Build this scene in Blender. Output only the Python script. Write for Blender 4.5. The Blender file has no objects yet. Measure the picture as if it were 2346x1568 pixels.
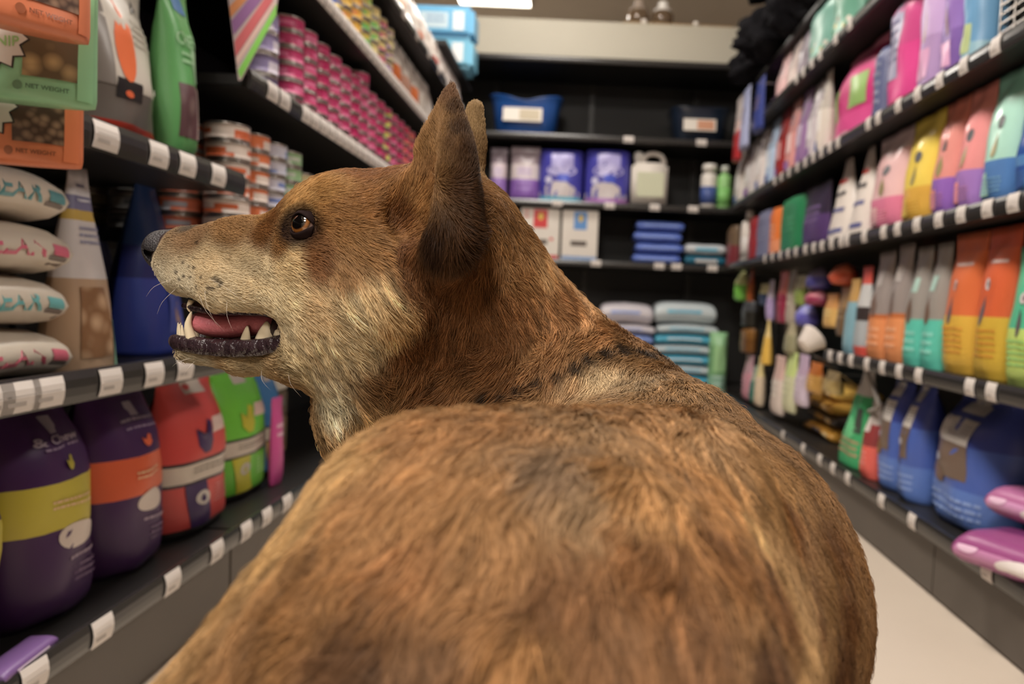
import bpy, bmesh, math, random
import numpy as np
from mathutils import Vector, Matrix
from mathutils.bvhtree import BVHTree

# ------------------------------------------------------------------ camera
FPX, CX, CY = 1750.0, 1325.0, 784.0          # focal length and principal point in photo pixels
CAM = np.array([0.0, 0.0, 0.60])
PITCH, ROLL = math.radians(3.14), math.radians(2.5)
_f0 = np.array([0.0, math.cos(PITCH), -math.sin(PITCH)])
_u0 = np.array([0.0, math.sin(PITCH), math.cos(PITCH)])
_r0 = np.array([1.0, 0.0, 0.0])
FWD = _f0
UP = math.cos(ROLL) * _u0 - math.sin(ROLL) * _r0
RGT = math.cos(ROLL) * _r0 + math.sin(ROLL) * _u0

scene = bpy.context.scene
COL = scene.collection
cam_data = bpy.data.cameras.new('camera')
cam = bpy.data.objects.new('camera', cam_data)
COL.objects.link(cam)
m = Matrix.Identity(4)
for i in range(3):
    m[i][0], m[i][1], m[i][2], m[i][3] = RGT[i], UP[i], -FWD[i], CAM[i]
cam.matrix_world = m
cam_data.sensor_fit = 'HORIZONTAL'
cam_data.sensor_width = 36.0
cam_data.lens = FPX / 2346.0 * 36.0
cam_data.shift_x = -(CX - 1173.0) / 2346.0
cam_data.shift_y = (CY - 784.0) / 2346.0
cam_data.clip_start = 0.02
cam_data.dof.use_dof = True
cam_data.dof.focus_distance = 0.50
cam_data.dof.aperture_fstop = 6.2
scene.camera = cam

# ------------------------------------------------------------------ world, exposure
world = bpy.data.worlds.new('world')
scene.world = world
world.use_nodes = True
world.node_tree.nodes['Background'].inputs[0].default_value = (1.0, 0.95, 0.89, 1)
world.node_tree.nodes['Background'].inputs[1].default_value = 0.14
vs = scene.view_settings
vs.view_transform = 'Standard'
vs.look = 'None'
vs.gamma = 1.0
vs.use_curve_mapping = False
vs.exposure = 0.13
scene.cycles.max_bounces = 6

# pixel -> world helpers (photo pixels, real depths in metres)
def ray(px, py):
    return FWD + RGT * ((px - CX) / FPX) + UP * ((CY - py) / FPX)
def P(px, py, d):
    return CAM + ray(px, py) * d
def on_x(px, py, X):
    r = ray(px, py); return CAM + r * ((X - CAM[0]) / r[0])
def on_y(px, py, Y):
    r = ray(px, py); return CAM + r * ((Y - CAM[1]) / r[1])
def on_z(px, py, Z):
    r = ray(px, py); return CAM + r * ((Z - CAM[2]) / r[2])
def proj(p):
    v = np.asarray(p) - CAM
    d = v @ FWD
    return CX + FPX * (v @ RGT) / d, CY - FPX * (v @ UP) / d, d

# ceiling troffers of the shop: (x, y) of each, all at ceiling height
CEIL = 2.78
TROFFERS = [(-0.72, 5.48, 0.6), (-0.30, 3.2, 0.62), (-0.35, 1.25, 1.0), (-0.45, -0.75, 1.5), (-0.45, -2.1, 1.5), (1.95, 1.25, 0.9)]   # x, y, relative output
LAMP_W = 34.0
FUR_COUNT = 420000
COAT_GAIN = 1.0

def lin(c):
    return tuple(((v / 255.0) / 12.92 if v / 255.0 <= 0.04045 else ((v / 255.0 + 0.055) / 1.055) ** 2.4) for v in c)

_mats = {}
def mat(name, rgb, rough=0.5, metal=0.0, spec=0.5, noise=0.0, nscale=20.0, emit=None, estr=0.0, bump=0.0, trans=0.0, coat=0.0):
    """procedural material: colour with a little mottling, optional fine relief"""
    key = (name, tuple(rgb), rough, metal)
    if key in _mats: return _mats[key]
    M = bpy.data.materials.new(name); M.use_nodes = True
    nt = M.node_tree; b = nt.nodes['Principled BSDF']
    col = lin(rgb)
    b.inputs['Base Color'].default_value = (*col, 1)
    b.inputs['Roughness'].default_value = rough
    b.inputs['Metallic'].default_value = metal
    b.inputs['Specular IOR Level'].default_value = spec
    b.inputs['Coat Weight'].default_value = coat
    if trans: b.inputs['Transmission Weight'].default_value = trans
    if noise or bump:
        tc = nt.nodes.new('ShaderNodeTexCoord'); nz = nt.nodes.new('ShaderNodeTexNoise')
        nz.inputs['Scale'].default_value = nscale; nz.inputs['Detail'].default_value = 4
        nt.links.new(tc.outputs['Object'], nz.inputs['Vector'])
        if noise:
            mx = nt.nodes.new('ShaderNodeMix'); mx.data_type = 'RGBA'
            mx.inputs['A'].default_value = (*[max(0, v * (1 - noise)) for v in col], 1)
            mx.inputs['B'].default_value = (*[min(1, v * (1 + noise)) for v in col], 1)
            nt.links.new(nz.outputs['Fac'], mx.inputs['Factor'])
            nt.links.new(mx.outputs['Result'], b.inputs['Base Color'])
        if bump:
            bp = nt.nodes.new('ShaderNodeBump'); bp.inputs['Strength'].default_value = bump; bp.inputs['Distance'].default_value = 0.004
            nt.links.new(nz.outputs['Fac'], bp.inputs['Height']); nt.links.new(bp.outputs['Normal'], b.inputs['Normal'])
    if emit:
        b.inputs['Emission Color'].default_value = (*lin(emit), 1); b.inputs['Emission Strength'].default_value = estr
    _mats[key] = M
    return M

def link(name, me, parent=None, material=None, smooth=False, loc=None):
    o = bpy.data.objects.new(name, me)
    COL.objects.link(o)
    if parent is not None: o.parent = parent
    if loc is not None: o.location = loc
    if material is not None:
        if isinstance(material, (list, tuple)):
            if len(me.materials) == 0:
                for mm in material: me.materials.append(mm)
        elif len(me.materials) == 0: me.materials.append(material)
    if smooth: me.polygons.foreach_set('use_smooth', [True] * len(me.polygons))
    return o
def tag(o, label, cat, group=None):
    o['label'] = label; o['category'] = cat
    if group: o['group'] = group
    return o
def empty(name, loc=(0, 0, 0), rz=0.0):
    o = bpy.data.objects.new(name, None); COL.objects.link(o)
    o.location = loc; o.rotation_euler = (0, 0, rz); o.empty_display_size = 0.05
    return o
def mesh(name, verts, faces):
    me = bpy.data.meshes.new(name)
    me.from_pydata([tuple(map(float, v)) for v in verts], [], faces); me.update()
    return me
# ================================================================== THE SHOP
XL, XR = -0.613, 0.765            # front edges of the shelves left and right of the aisle
YB = 4.20                         # front edge of the shelves across the end
def boxmesh(name, x0, x1, y0, y1, z0, z1, bev=0.0):
    bm = bmesh.new()
    v = [bm.verts.new(c) for c in [(x0, y0, z0), (x1, y0, z0), (x1, y1, z0), (x0, y1, z0), (x0, y0, z1), (x1, y0, z1), (x1, y1, z1), (x0, y1, z1)]]
    for f in [(0, 3, 2, 1), (4, 5, 6, 7), (0, 1, 5, 4), (1, 2, 6, 5), (2, 3, 7, 6), (3, 0, 4, 7)]: bm.faces.new([v[i] for i in f])
    if bev: bmesh.ops.bevel(bm, geom=bm.edges[:], offset=bev, segments=2, affect='EDGES', clamp_overlap=True)
    me = bpy.data.meshes.new(name); bm.to_mesh(me); bm.free(); return me
def struct(name, me, m_):
    o = link(name, me, None, m_); o['kind'] = 'structure'; return o
FLOOR_M = mat('floor_vinyl', (206, 192, 176), 0.38, noise=0.05, nscale=6)
struct('floor', boxmesh('floor', -3.2, 3.4, -3.2, 6.4, -0.06, 0.0), FLOOR_M)
struct('ceiling', boxmesh('ceiling', -3.2, 3.4, -3.2, 6.4, CEIL, CEIL + 0.06), mat('ceiling_paint', (240, 230, 218), 0.9, noise=0.06, nscale=3))
WALL_M = mat('wall_paint', (140, 130, 116), 0.85, noise=0.05, nscale=2)
struct('wall_back', boxmesh('wall_back', -3.2, 3.4, 6.3, 6.4, 0, CEIL), WALL_M)
struct('wall_left', boxmesh('wall_left', -3.2, -3.1, -3.2, 6.3, 0, CEIL), WALL_M)
struct('wall_right', boxmesh('wall_right', 3.3, 3.4, -3.2, 6.3, 0, CEIL), WALL_M)
struct('wall_front', boxmesh('wall_front', -3.1, 3.3, -3.2, -3.1, 0, CEIL), WALL_M)

# ceiling lamps
LAMP_M = mat('lamp_diffuser', (255, 250, 240), 0.6, emit=(255, 246, 232), estr=9.0)
LFR_M = mat('lamp_frame', (225, 222, 214), 0.5)
for i, (x, y, k_out) in enumerate(TROFFERS):
    t = empty('ceiling_light', (x, y, CEIL - 0.02))
    lab = ['bright white ceiling light panel above the far end shelves', 'ceiling light panel over the far half of the aisle', 'ceiling light panel above the dog', 'ceiling light panel just behind the viewer', 'ceiling light panel farther behind the viewer', 'ceiling light panel beyond the right shelving'][i]
    tag(t, lab, 'ceiling light', 'ceiling light panels')
    sx, sy = (0.26, 0.30)
    fr = bmesh.new()
    for (a, b, c, d) in [(-sx - .02, sx + .02, -sy - .02, -sy), (-sx - .02, sx + .02, sy, sy + .02), (-sx - .02, -sx, -sy, sy), (sx, sx + .02, -sy, sy)]:
        mm = boxmesh('f', a, b, c, d, -0.015, 0.019); fr.from_mesh(mm); bpy.data.meshes.remove(mm)
    fm = bpy.data.meshes.new('frame'); fr.to_mesh(fm); fr.free()
    link('frame', fm, t, LFR_M)
    link('diffuser', boxmesh('diffuser', -sx, sx, -sy, sy, -0.005, 0.010), t, LAMP_M)
    ld = bpy.data.lights.new('lamp_light', 'AREA'); ld.shape = 'RECTANGLE'; ld.size = 2 * sx; ld.size_y = 2 * sy
    ld.energy = LAMP_W * k_out; ld.color = (1.0, 0.925, 0.85)
    lo = bpy.data.objects.new('lamp_light', ld); COL.objects.link(lo); lo.parent = t; lo.location = (0, 0, -0.02)

SHELF_M = mat('shelf_black_metal', (30, 28, 27), 0.45, noise=0.15, nscale=30)
PANEL_M = mat('back_panel_black', (26, 25, 24), 0.6, noise=0.2, nscale=12)
RAIL_M = mat('price_rail_plastic', (44, 42, 41), 0.25, spec=0.6)
KICK_M = mat('kick_plate_grey', (84, 77, 70), 0.5, noise=0.1, nscale=8)
TAG_M = mat('price_tag_paper', (214, 206, 200), 0.55)
TAGP_M = mat('price_tag_print', (170, 162, 156), 0.6)
_tagmesh = {}
def tag_mesh(axis, w=0.046, h=0.034):
    key = (axis, w, h)
    if key not in _tagmesh:
        # slightly bowed paper slip, front along -y (local)
        V, F = [], []
        for i in range(5):
            z = -h / 2 + h * i / 4; bow = 0.0035 * (1 - (2 * i / 4 - 1) ** 2)
            for x in (-w / 2, w / 2): V.append((x, -bow - 0.0012, z)); 
        n = len(V)
        for x, y, z in V[:n]: V.append((x, y + 0.0008, z))
        for i in range(4):
            a = 2 * i; F.append((a, a + 1, a + 3, a + 2)); F.append((n + a, n + a + 2, n + a + 3, n + a + 1))
            F.append((a, a + 2, n + a + 2, n + a)); F.append((a + 1, n + a + 1, n + a + 3, a + 3))
        F.append((0, n, n + 1, 1)); F.append((8, 9, n + 9, n + 8))
        V += [(-w * .38, -0.0046, -h * .02), (w * .38, -0.0046, -h * .02), (w * .38, -0.0046, h * .06), (-w * .38, -0.0046, h * .06),
              (-w * .38, -0.0042, -h * .28), (w * .1, -0.0042, -h * .28), (w * .1, -0.0044, -h * .14), (-w * .38, -0.0044, -h * .14)]
        m_ = len(V); F += [(m_ - 8, m_ - 7, m_ - 6, m_ - 5), (m_ - 4, m_ - 3, m_ - 2, m_ - 1)]
        me = mesh('price_tag', V, F); me.materials.append(TAG_M); me.materials.append(TAGP_M)
        me.polygons[len(me.polygons) - 1].material_index = 1; me.polygons[len(me.polygons) - 2].material_index = 1
        _tagmesh[key] = me
    return _tagmesh[key]
def gondola(label, name='shelving_unit'):
    g = empty(name); tag(g, label, 'shelving'); return g
def shelf(g, face, front, a0, a1, z, depth, tags, th=0.022, rail=True, railh=0.034, tw=0.046):
    """one shelf board of unit g. face: 'L' faces +x, 'R' faces -x, 'B' faces -y; a0..a1 run along the front"""
    fs = []
    if face == 'L': me = boxmesh('shelf', front - depth, front, a0, a1, z - th, z, 0.003)
    elif face == 'R': me = boxmesh('shelf', front, front + depth, a0, a1, z - th, z, 0.003)
    else: me = boxmesh('shelf', a0, a1, front, front + depth, z - th, z, 0.003)
    s = link('shelf', me, g, SHELF_M)
    if rail:
        rz = {'L': math.pi / 2, 'R': -math.pi / 2, 'B': 0.0}[face]
        # curved plastic rail profile extruded along the front
        prof = [(0.0, railh / 2), (-0.005, railh / 2), (-0.0085, railh / 4), (-0.0095, 0), (-0.0085, -railh / 4), (-0.006, -railh / 2), (0.0, -railh / 2)]
        ln_ = a1 - a0; V, F = [], []
        for x in (-ln_ / 2, ln_ / 2):
            for (y, zz) in prof: V.append((x, y, zz))
        n = len(prof)
        for i in range(n): F.append((i, n + i, n + (i + 1) % n, (i + 1) % n))
        F.append(tuple(range(n))); F.append(tuple(range(2 * n - 1, n - 1, -1)))
        zc = z - th / 2 + 0.004
        mid = (a0 + a1) / 2
        loc = {'L': (front, mid, zc), 'R': (front, mid, zc), 'B': (mid, front, zc)}[face]
        r = link('price_rail', mesh('price_rail', V, F), s, RAIL_M); r.location = loc; r.rotation_euler = (0, 0, rz)
        for a in tags:
            w = tw
            if isinstance(a, tuple): a, w = a
            lc = {'L': (front + 0.0075, a, zc), 'R': (front - 0.0075, a, zc), 'B': (a, front - 0.0075, zc)}[face]
            t = link('price_tag', tag_mesh(face, w), s); t.location = lc; t.rotation_euler = (0, 0, rz)
    return s
def kick(g, face, front, a0, a1, zt, seams):
    """kick plates under the base deck, one plate between two seams"""
    e = [a0] + list(seams) + [a1]
    for p, q in zip(e, e[1:]):
        if face == 'L': me = boxmesh('kick_plate', front - 0.03, front - 0.012, p + 0.001, q - 0.001, 0.004, zt, 0.002)
        elif face == 'R': me = boxmesh('kick_plate', front + 0.012, front + 0.03, p + 0.001, q - 0.001, 0.004, zt, 0.002)
        else: me = boxmesh('kick_plate', p + 0.001, q - 0.001, front + 0.012, front + 0.03, 0.004, zt, 0.002)
        link('kick_plate', me, g, KICK_M)
def panel(g, face, x, a0, a1, z0, z1, seams=()):
    e = [a0] + list(seams) + [a1]
    for p, q in zip(e, e[1:]):
        if face == 'B': me = boxmesh('back_panel', p + .001, q - .001, x, x + 0.015, z0, z1)
        else: me = boxmesh('back_panel', x, x + 0.015, p + .001, q - .001, z0, z1)
        link('back_panel', me, g, PANEL_M)
def upright(g, x, y, z1, sx=0.03, sy=0.03):
    link('upright', boxmesh('upright', x - sx / 2, x + sx / 2, y - sy / 2, y + sy / 2, 0, z1, 0.003), g, SHELF_M)

def yl(px, py, X=XL): return float(on_x(px, py, X)[1])
def yr(px, py, X=XR): return float(on_x(px, py, X)[1])
DEP = 0.44
SB = 1.385                                   # where the two left units meet
gl1 = gondola('black shelving unit on the left holding the purple bags, nearest the viewer')
panel(gl1, 'L', XL - DEP - 0.015, -1.2, SB, 0, 1.75, (0.1,))
for y in (-1.18, 0.1, SB - .02): upright(gl1, XL - DEP + .012, y, 1.75, .024, .03)
shelf(gl1, 'L', XL, -1.2, SB, 0.15, DEP, [yl(60, 1545), yl(218, 1462), yl(381, 1347), yl(484, 1278), yl(552, 1225), yl(600, 1190)], tw=0.042)
kick(gl1, 'L', XL, -1.2, SB, 0.125, (0.1,))
shelf(gl1, 'L', XL, -1.2, SB, 0.475, DEP, [(yl(28, 865), .058), (yl(-30, 870), .05), (yl(92, 857), .050), yl(237, 832), yl(338, 818), yl(410, 805)], railh=0.040)
shelf(gl1, 'L', XL, -1.2, SB - 0.012, 0.786, DEP, [(yl(226, 268), .05), yl(349, 303), yl(416, 327), yl(488, 352)], railh=0.040)
shelf(gl1, 'L', XL, -1.2, SB - 0.012, 1.33, DEP, [yl(300, -400)], railh=0.040)
YE_L = 4.05
gl2 = gondola('long black shelving unit on the left stacked with cans, beyond the dog')
panel(gl2, 'L', XL - DEP - 0.015, SB + .001, YE_L, 0, 1.62, (2.3, 3.2))
for y in (SB + .02, 2.3, 3.2, YE_L - .02): upright(gl2, XL - DEP + .012, y, 1.62, .024, .03)
shelf(gl2, 'L', XL, SB + .004, YE_L, 0.15, DEP, [1.6, 1.9, 2.3, 2.8])
kick(gl2, 'L', XL, SB + .002, YE_L, 0.125, (2.3, 3.2))
shelf(gl2, 'L', XL, SB + .004, YE_L, 0.692, DEP, [yl(556, 478), yl(579, 484), yl(609, 487), yl(630, 490), 1.75, 1.9, 2.1, 2.3, 2.6], railh=.036)
shelf(gl2, 'L', XL, SB + .004, YE_L, 0.978, DEP, [yl(614, 193), yl(642, 211)] + [1.66 + .056 * k for k in range(24)] + [3.05 + .07 * k for k in range(13)], railh=.036, tw=.05)
shelf(gl2, 'L', XL, SB + .004, YE_L, 1.258, DEP, [1.45 + .056 * k for k in range(46)], railh=.036, tw=.05)
shelf(gl2, 'L', XL, SB + .004, YE_L, 1.50, DEP, [1.5 + .2 * k for k in range(12)], railh=.036)

YE_R = 3.95
gr1 = gondola('long black shelving unit along the right side of the aisle')
panel(gr1, 'R', XR + DEP, -0.4, YE_R, 0, 1.98, (0.6, 1.6, 2.6))
for y in (-.38, .6, 1.6, 2.6, YE_R - .02): upright(gr1, XR + DEP - .012, y, 1.98, .024, .03)
link('top_board', boxmesh('top_board', XR + .02, XR + DEP, 2.66, YE_R, 1.66, 1.682, .003), gr1, SHELF_M)
BT = [yr(x, y) for x, y in [(1800, 1000), (1847, 1030), (1885, 1060), (1916, 1075), (1950, 1101), (2028, 1155), (2099, 1199), (2274, 1309)]]
shelf(gr1, 'R', XR, -0.4, YE_R, 0.15, DEP, BT, tw=.036)
kick(gr1, 'R', XR, -0.4, YE_R, 0.125, (0.62, 1.12, 1.6, 2.6))
SC_END = yr(1897, 775)
shelf(gr1, 'R', XR, -0.4, SC_END, 0.473, DEP, [yr(x, y) for x, y in [(1912, 776), (1935, 782), (1960, 790), (1997, 797), (2033, 804), (2072, 812), (2117, 826), (2236, 855), (2286, 862)]], tw=.034)
shelf(gr1, 'R', XR, -0.4, YE_R, 0.812, DEP, [yr(x, 520) for x in (2330, 2271, 2211, 2160, 2110, 2066, 2034, 1990, 1950, 1937, 1915, 1893, 1874, 1855, 1833, 1815, 1797, 1779, 1762)], tw=.036)
shelf(gr1, 'R', XR, -0.4, YE_R, 1.116, DEP, [yr(x, 200) for x in (2286, 2215, 2162, 2113, 2070, 2025, 2003, 1935, 1917, 1898, 1880, 1862, 1844, 1825, 1808, 1793)], tw=.034)
shelf(gr1, 'R', XR, -0.4, YE_R, 1.45, DEP, [yr(x, 60) for x in (1955, 1924, 1890, 1872, 1853, 1838)], tw=.036)

gb = gondola('black shelving unit across the far end of the aisle')
panel(gb, 'B', YB + 0.42, -1.12, 1.25, 0, 1.90, (-0.55, 0.02, 0.64))
for x in (-1.10, -.55, .02, .64, 1.23): upright(gb, x, YB + .408, 1.90, .03, .024)
def xb(px, py, Y=YB): return float(on_y(px, py, Y)[0])
shelf(gb, 'B', YB, -1.12, 1.25, 0.15, 0.42, [0.2, .5, .8])
kick(gb, 'B', YB, -1.12, 1.25, 0.125, (-.55, .02, .64))
shelf(gb, 'B', YB, -1.12, 1.25, 0.812, 0.42, [xb(x, 605) for x in (1365, 1510, 1550, 1632)], tw=.055, railh=.03)
shelf(gb, 'B', YB, -1.12, 1.25, 1.128, 0.42, [xb(x, 465) for x in (1277, 1397, 1500, 1588)], tw=.055, railh=.03)
shelf(gb, 'B', YB, -1.12, 1.25, 1.487, 0.42, [xb(x, 320) for x in (1440, 1607)], tw=.055, railh=.03)
shelf(gb, 'B', YB, -1.12, 1.25, 1.90, 0.42, [], railh=.03)
# pale fascia box on top of the far unit
fb = link('fascia_board', boxmesh('fascia_board', -1.12, 1.25, YB + 0.06, YB + 0.40, 1.902, 2.125, 0.008), None, mat('fascia_paint', (184, 178, 162), 0.6, noise=0.04, nscale=5))
tag(fb, 'long pale beige fascia box on top of the far end shelving', 'fascia')
# ================================================================== GOODS: builders
def interp(prof, v):
    for (v0, a0, b0), (v1, a1, b1) in zip(prof, prof[1:]):
        if v <= v1:
            f = 0 if v1 == v0 else (v - v0) / (v1 - v0)
            return a0 + (a1 - a0) * f, b0 + (b1 - b0) * f
    return prof[-1][1], prof[-1][2]
PROF = {
    'pouch': [(0, .97, .62), (.10, 1.0, .92), (.35, .97, 1.0), (.70, .95, .62), (.90, .97, .10), (1, .98, .02)],
    'slim': [(0, .96, .75), (.12, 1.0, 1.0), (.55, .90, .85), (.82, .78, .30), (.93, .80, .05), (1, .82, .03)],
    'sack': [(0, .94, .78), (.04, .99, .96), (.10, 1.0, 1.0), (.50, 1.0, 1.0), (.66, .98, .90), (.78, .93, .68), (.87, .86, .38), (.93, .82, .14), (1, .84, .05)],
    'block': [(0, .95, .95), (.04, 1.0, 1.0), (.85, 1.0, .98), (.93, .98, .8), (1, .96, .55)],
    'wedge': [(0, 1.0, 1.0), (.12, .99, .95), (.35, .86, .78), (.6, .66, .52), (.8, .46, .24), (.92, .34, .08), (1, .30, .03)],
    'round': [(0, .55, .6), (.08, .85, .9), (.3, 1.0, 1.0), (.6, .96, .9), (.85, .72, .5), (.95, .45, .2), (1, .40, .05)],
    'hang': [(0, .98, .88), (.05, 1.0, 1.0), (.4, 1.0, .9), (.75, 1.0, .4), (.9, 1.0, .05), (1, 1.0, .03)],
}
_pm = {}
def foil(rgb, rough=0.34, crinkle=0.35):
    k = (tuple(rgb), rough, crinkle)
    if k not in _pm: _pm[k] = mat('printed_film_%d' % len(_pm), rgb, rough, spec=0.45, noise=0.06, nscale=9, bump=crinkle)
    return _pm[k]
def kibble(c1, c2, scale):
    k = ('kib', c1, c2, scale)
    if k in _pm: return _pm[k]
    M = bpy.data.materials.new('treat_picture_print'); M.use_nodes = True; nt = M.node_tree; b = nt.nodes['Principled BSDF']
    tc = nt.nodes.new('ShaderNodeTexCoord'); vo = nt.nodes.new('ShaderNodeTexVoronoi'); r = nt.nodes.new('ShaderNodeValToRGB')
    vo.inputs['Scale'].default_value = scale; nt.links.new(tc.outputs['Object'], vo.inputs['Vector']); nt.links.new(vo.outputs['Distance'], r.inputs['Fac'])
    r.color_ramp.elements[0].color = (*lin(c2), 1); r.color_ramp.elements[1].color = (*lin(c1), 1); r.color_ramp.elements[0].position = .1; r.color_ramp.elements[1].position = .62
    nt.links.new(r.outputs['Color'], b.inputs['Base Color']); b.inputs['Roughness'].default_value = .4
    _pm[k] = M; return M
_text = {}
def text_mesh(s):
    if s not in _text:
        cu = bpy.data.curves.new('t', 'FONT'); cu.body = s; cu.size = 1.0; cu.resolution_u = 3; cu.offset = 0.02
        o = bpy.data.objects.new('t', cu); COL.objects.link(o)
        dg = bpy.context.evaluated_depsgraph_get(); dg.update()
        me = bpy.data.meshes.new_from_object(o.evaluated_get(dg))
        V = np.array([v.co[:2] for v in me.vertices]); F = [tuple(p.vertices) for p in me.polygons]
        bpy.data.objects.remove(o); bpy.data.curves.remove(cu); bpy.data.meshes.remove(me)
        V = V - (V.min(0) + V.max(0)) / 2
        _text[s] = (V, F)
    return _text[s]
def shape_pts(kind):
    """outline as a triangle fan in -1..1"""
    if kind == 'burst':
        n = 26; return [((1.0 if i % 2 == 0 else 0.78) * math.cos(2 * math.pi * i / n), (1.0 if i % 2 == 0 else 0.78) * math.sin(2 * math.pi * i / n)) for i in range(n)]
    if kind == 'drop':
        return [(0, 1.0)] + [(0.75 * math.sin(a), -0.25 - 0.75 * math.cos(a)) for a in np.linspace(2.3, -2.3, 14)]
    if kind == 'bird':
        return [(-.9, .6), (-.5, .15), (-.1, .35), (.3, 1.0), (.75, .8), (.6, .3), (.65, -.3), (.25, -.85), (-.3, -.9), (-.8, -.4)]
    n = 20; return [(math.cos(2 * math.pi * i / n), math.sin(2 * math.pi * i / n)) for i in range(n)]
class Item:
    """a package: mesh object plus printed panels that lie on its front"""
    def __init__(self, obj, surf): self.o, self.surf = obj, surf
    def panel(self, u0, u1, v0, v1, rgb, kind='rect', name='printed_panel', off=0.0009, m_=None, skew=0.0):
        V, F = [], []
        if kind in ('rect', 'arch'):
            nu, nv = 7, 7
            for j in range(nv):
                for i in range(nu):
                    fu, fv = i / (nu - 1), j / (nv - 1)
                    vv = v0 + (v1 - v0) * fv
                    if kind == 'arch': vv = v0 + (v1 - v0) * fv * (1 - 0.75 * (2 * fu - 1) ** 2)
                    V.append(self.surf(u0 + (u1 - u0) * fu + skew * fv, vv, off))
            for j in range(nv - 1):
                for i in range(nu - 1): F.append((j * nu + i, j * nu + i + 1, (j + 1) * nu + i + 1, (j + 1) * nu + i))
        else:
            cu, cv, hu, hv = (u0 + u1) / 2, (v0 + v1) / 2, (u1 - u0) / 2, (v1 - v0) / 2
            pts = shape_pts(kind); V.append(self.surf(cu, cv, off))
            for f in (0.5, 1.0):
                for (x, y) in pts: V.append(self.surf(cu + hu * x * f, cv + hv * y * f, off))
            n = len(pts)
            for i in range(n):
                F.append((0, 1 + i, 1 + (i + 1) % n)); F.append((1 + i, 1 + n + i, 1 + n + (i + 1) % n, 1 + (i + 1) % n))
        me = mesh(name, V, F)
        return link(name, me, self.o, m_ or foil(rgb), True)
    def text(self, s, uc, vc, w, h, rgb, off=0.0014, rot=0.0, name='printed_lettering'):
        V, F = text_mesh(s); ext = V.max(0) - V.min(0)
        W = []
        for x, y in V:
            a, b = x / ext[0] * w, y / ext[1] * h
            W.append(self.surf(uc + a, vc + b + rot * a, off))
        return link(name, mesh(name, W, F), self.o, foil(rgb))
    def lines(self, uc, vc, w, h, n, rgb, off=0.0012):
        """illegible small print: short bars of uneven length"""
        r = random.Random(int(uc * 97 + vc * 991 + n)); V, F = [], []
        for i in range(n):
            y1 = vc + h / 2 - i * h / n; y0 = y1 - 0.42 * h / n; x = uc - w / 2
            while x < uc + w / 2 - .02 * w:
                l = min(w * r.uniform(.04, .13), uc + w / 2 - x)
                b = len(V); V += [self.surf(x, y0, off), self.surf(x + l, y0, off), self.surf(x + l, y1, off), self.surf(x, y1, off)]; F.append((b, b + 1, b + 2, b + 3)); x += l + w * .022
        return link('small_print', mesh('small_print', V, F), self.o, foil(rgb))
_seed = [0]
BAGS = []
def bag(name, label, cat, W, H, T, zones, loc, rz, prof='pouch', lean=0.0, group=None, crinkle=0.35, rough=0.34, tilt=0.0, nu=11):
    pr = PROF[prof]; _seed[0] += 1; ph = _seed[0] * 1.7
    vs = sorted(set([0, .03, .06, .1, .17, .25, .34, .43, .52, .61, .70, .78, .85, .90, .94, 1.0] + [z[0] for z in zones]))
    def surf(u, v, off=0.0, back=False):
        hw, ht = interp(pr, min(max(v, 0), 1))
        e = max(0.0, 1 - abs(u) ** 2.6) ** 0.62
        wr = 0.018 * T * (math.sin(7 * u + 11 * v + ph) + math.sin(13 * v - 5 * u + 2 * ph)) * e
        y = -(ht * T / 2 * e + wr + 0.0007 + off)
        if back: y = ht * T / 2 * e * 0.92 + 0.0007
        x = u * hw * W / 2
        z = v * H
        if tilt: x, z = x * math.cos(tilt) - z * math.sin(tilt), x * math.sin(tilt) + z * math.cos(tilt)
        return (x, y, z)
    V, F, MI = [], [], []
    us = [-math.cos(math.pi * i / (nu - 1)) * (0.5) + (2 * i / (nu - 1) - 1) * 0.5 for i in range(nu)]
    us = [u / abs(us[0]) for u in us]
    zi = lambda v: next((k for k, z in enumerate(zones) if v < z[0]), len(zones) - 1)
    n = len(vs)
    for bk in (False, True):
        for v in vs:
            for u in us: V.append(surf(u, v, 0, bk))
    o_ = n * nu
    for j in range(n - 1):
        k = zi((vs[j] + vs[j + 1]) / 2)
        for i in range(nu - 1):
            a = j * nu + i; F.append((a, a + 1, a + nu + 1, a + nu)); MI.append(k)
            a += o_; F.append((a, a + nu, a + nu + 1, a + 1)); MI.append(k)
        for i in (0, nu - 1):
            a = j * nu + i; q = (a, a + nu, a + nu + o_, a + o_)
            F.append(q if i == 0 else q[::-1]); MI.append(k)
    F.append(tuple([o_ + i for i in range(nu)] + [i for i in range(nu - 1, -1, -1)])); MI.append(0)
    b = (n - 1) * nu
    F.append(tuple([b + i for i in range(nu)] + [o_ + b + i for i in range(nu - 1, -1, -1)])); MI.append(len(zones) - 1)
    me = mesh(name, V, F)
    for z in zones: me.materials.append(z[1] if not isinstance(z[1], tuple) else foil(z[1], rough, crinkle))
    me.polygons.foreach_set('material_index', MI)
    o = link(name, me, None, None, True)
    o.location = loc; o.rotation_euler = (lean, 0, rz)
    tag(o, label, cat, group)
    BAGS.append([o, W, H, T])
    return Item(o, surf)
def carton(name, label, cat, W, H, T, rgb, loc, rz, group=None, bev=0.003, rough=0.4, lean=0.0):
    me = boxmesh(name, -W / 2, W / 2, -T / 2, T / 2, 0, H, bev)
    o = link(name, me, None, foil(rgb, rough, 0.05)); o.location = loc; o.rotation_euler = (lean, 0, rz); tag(o, label, cat, group)
    return Item(o, lambda u, v, off=0.0: (u * W / 2, -(T / 2 + off), v * H))
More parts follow.
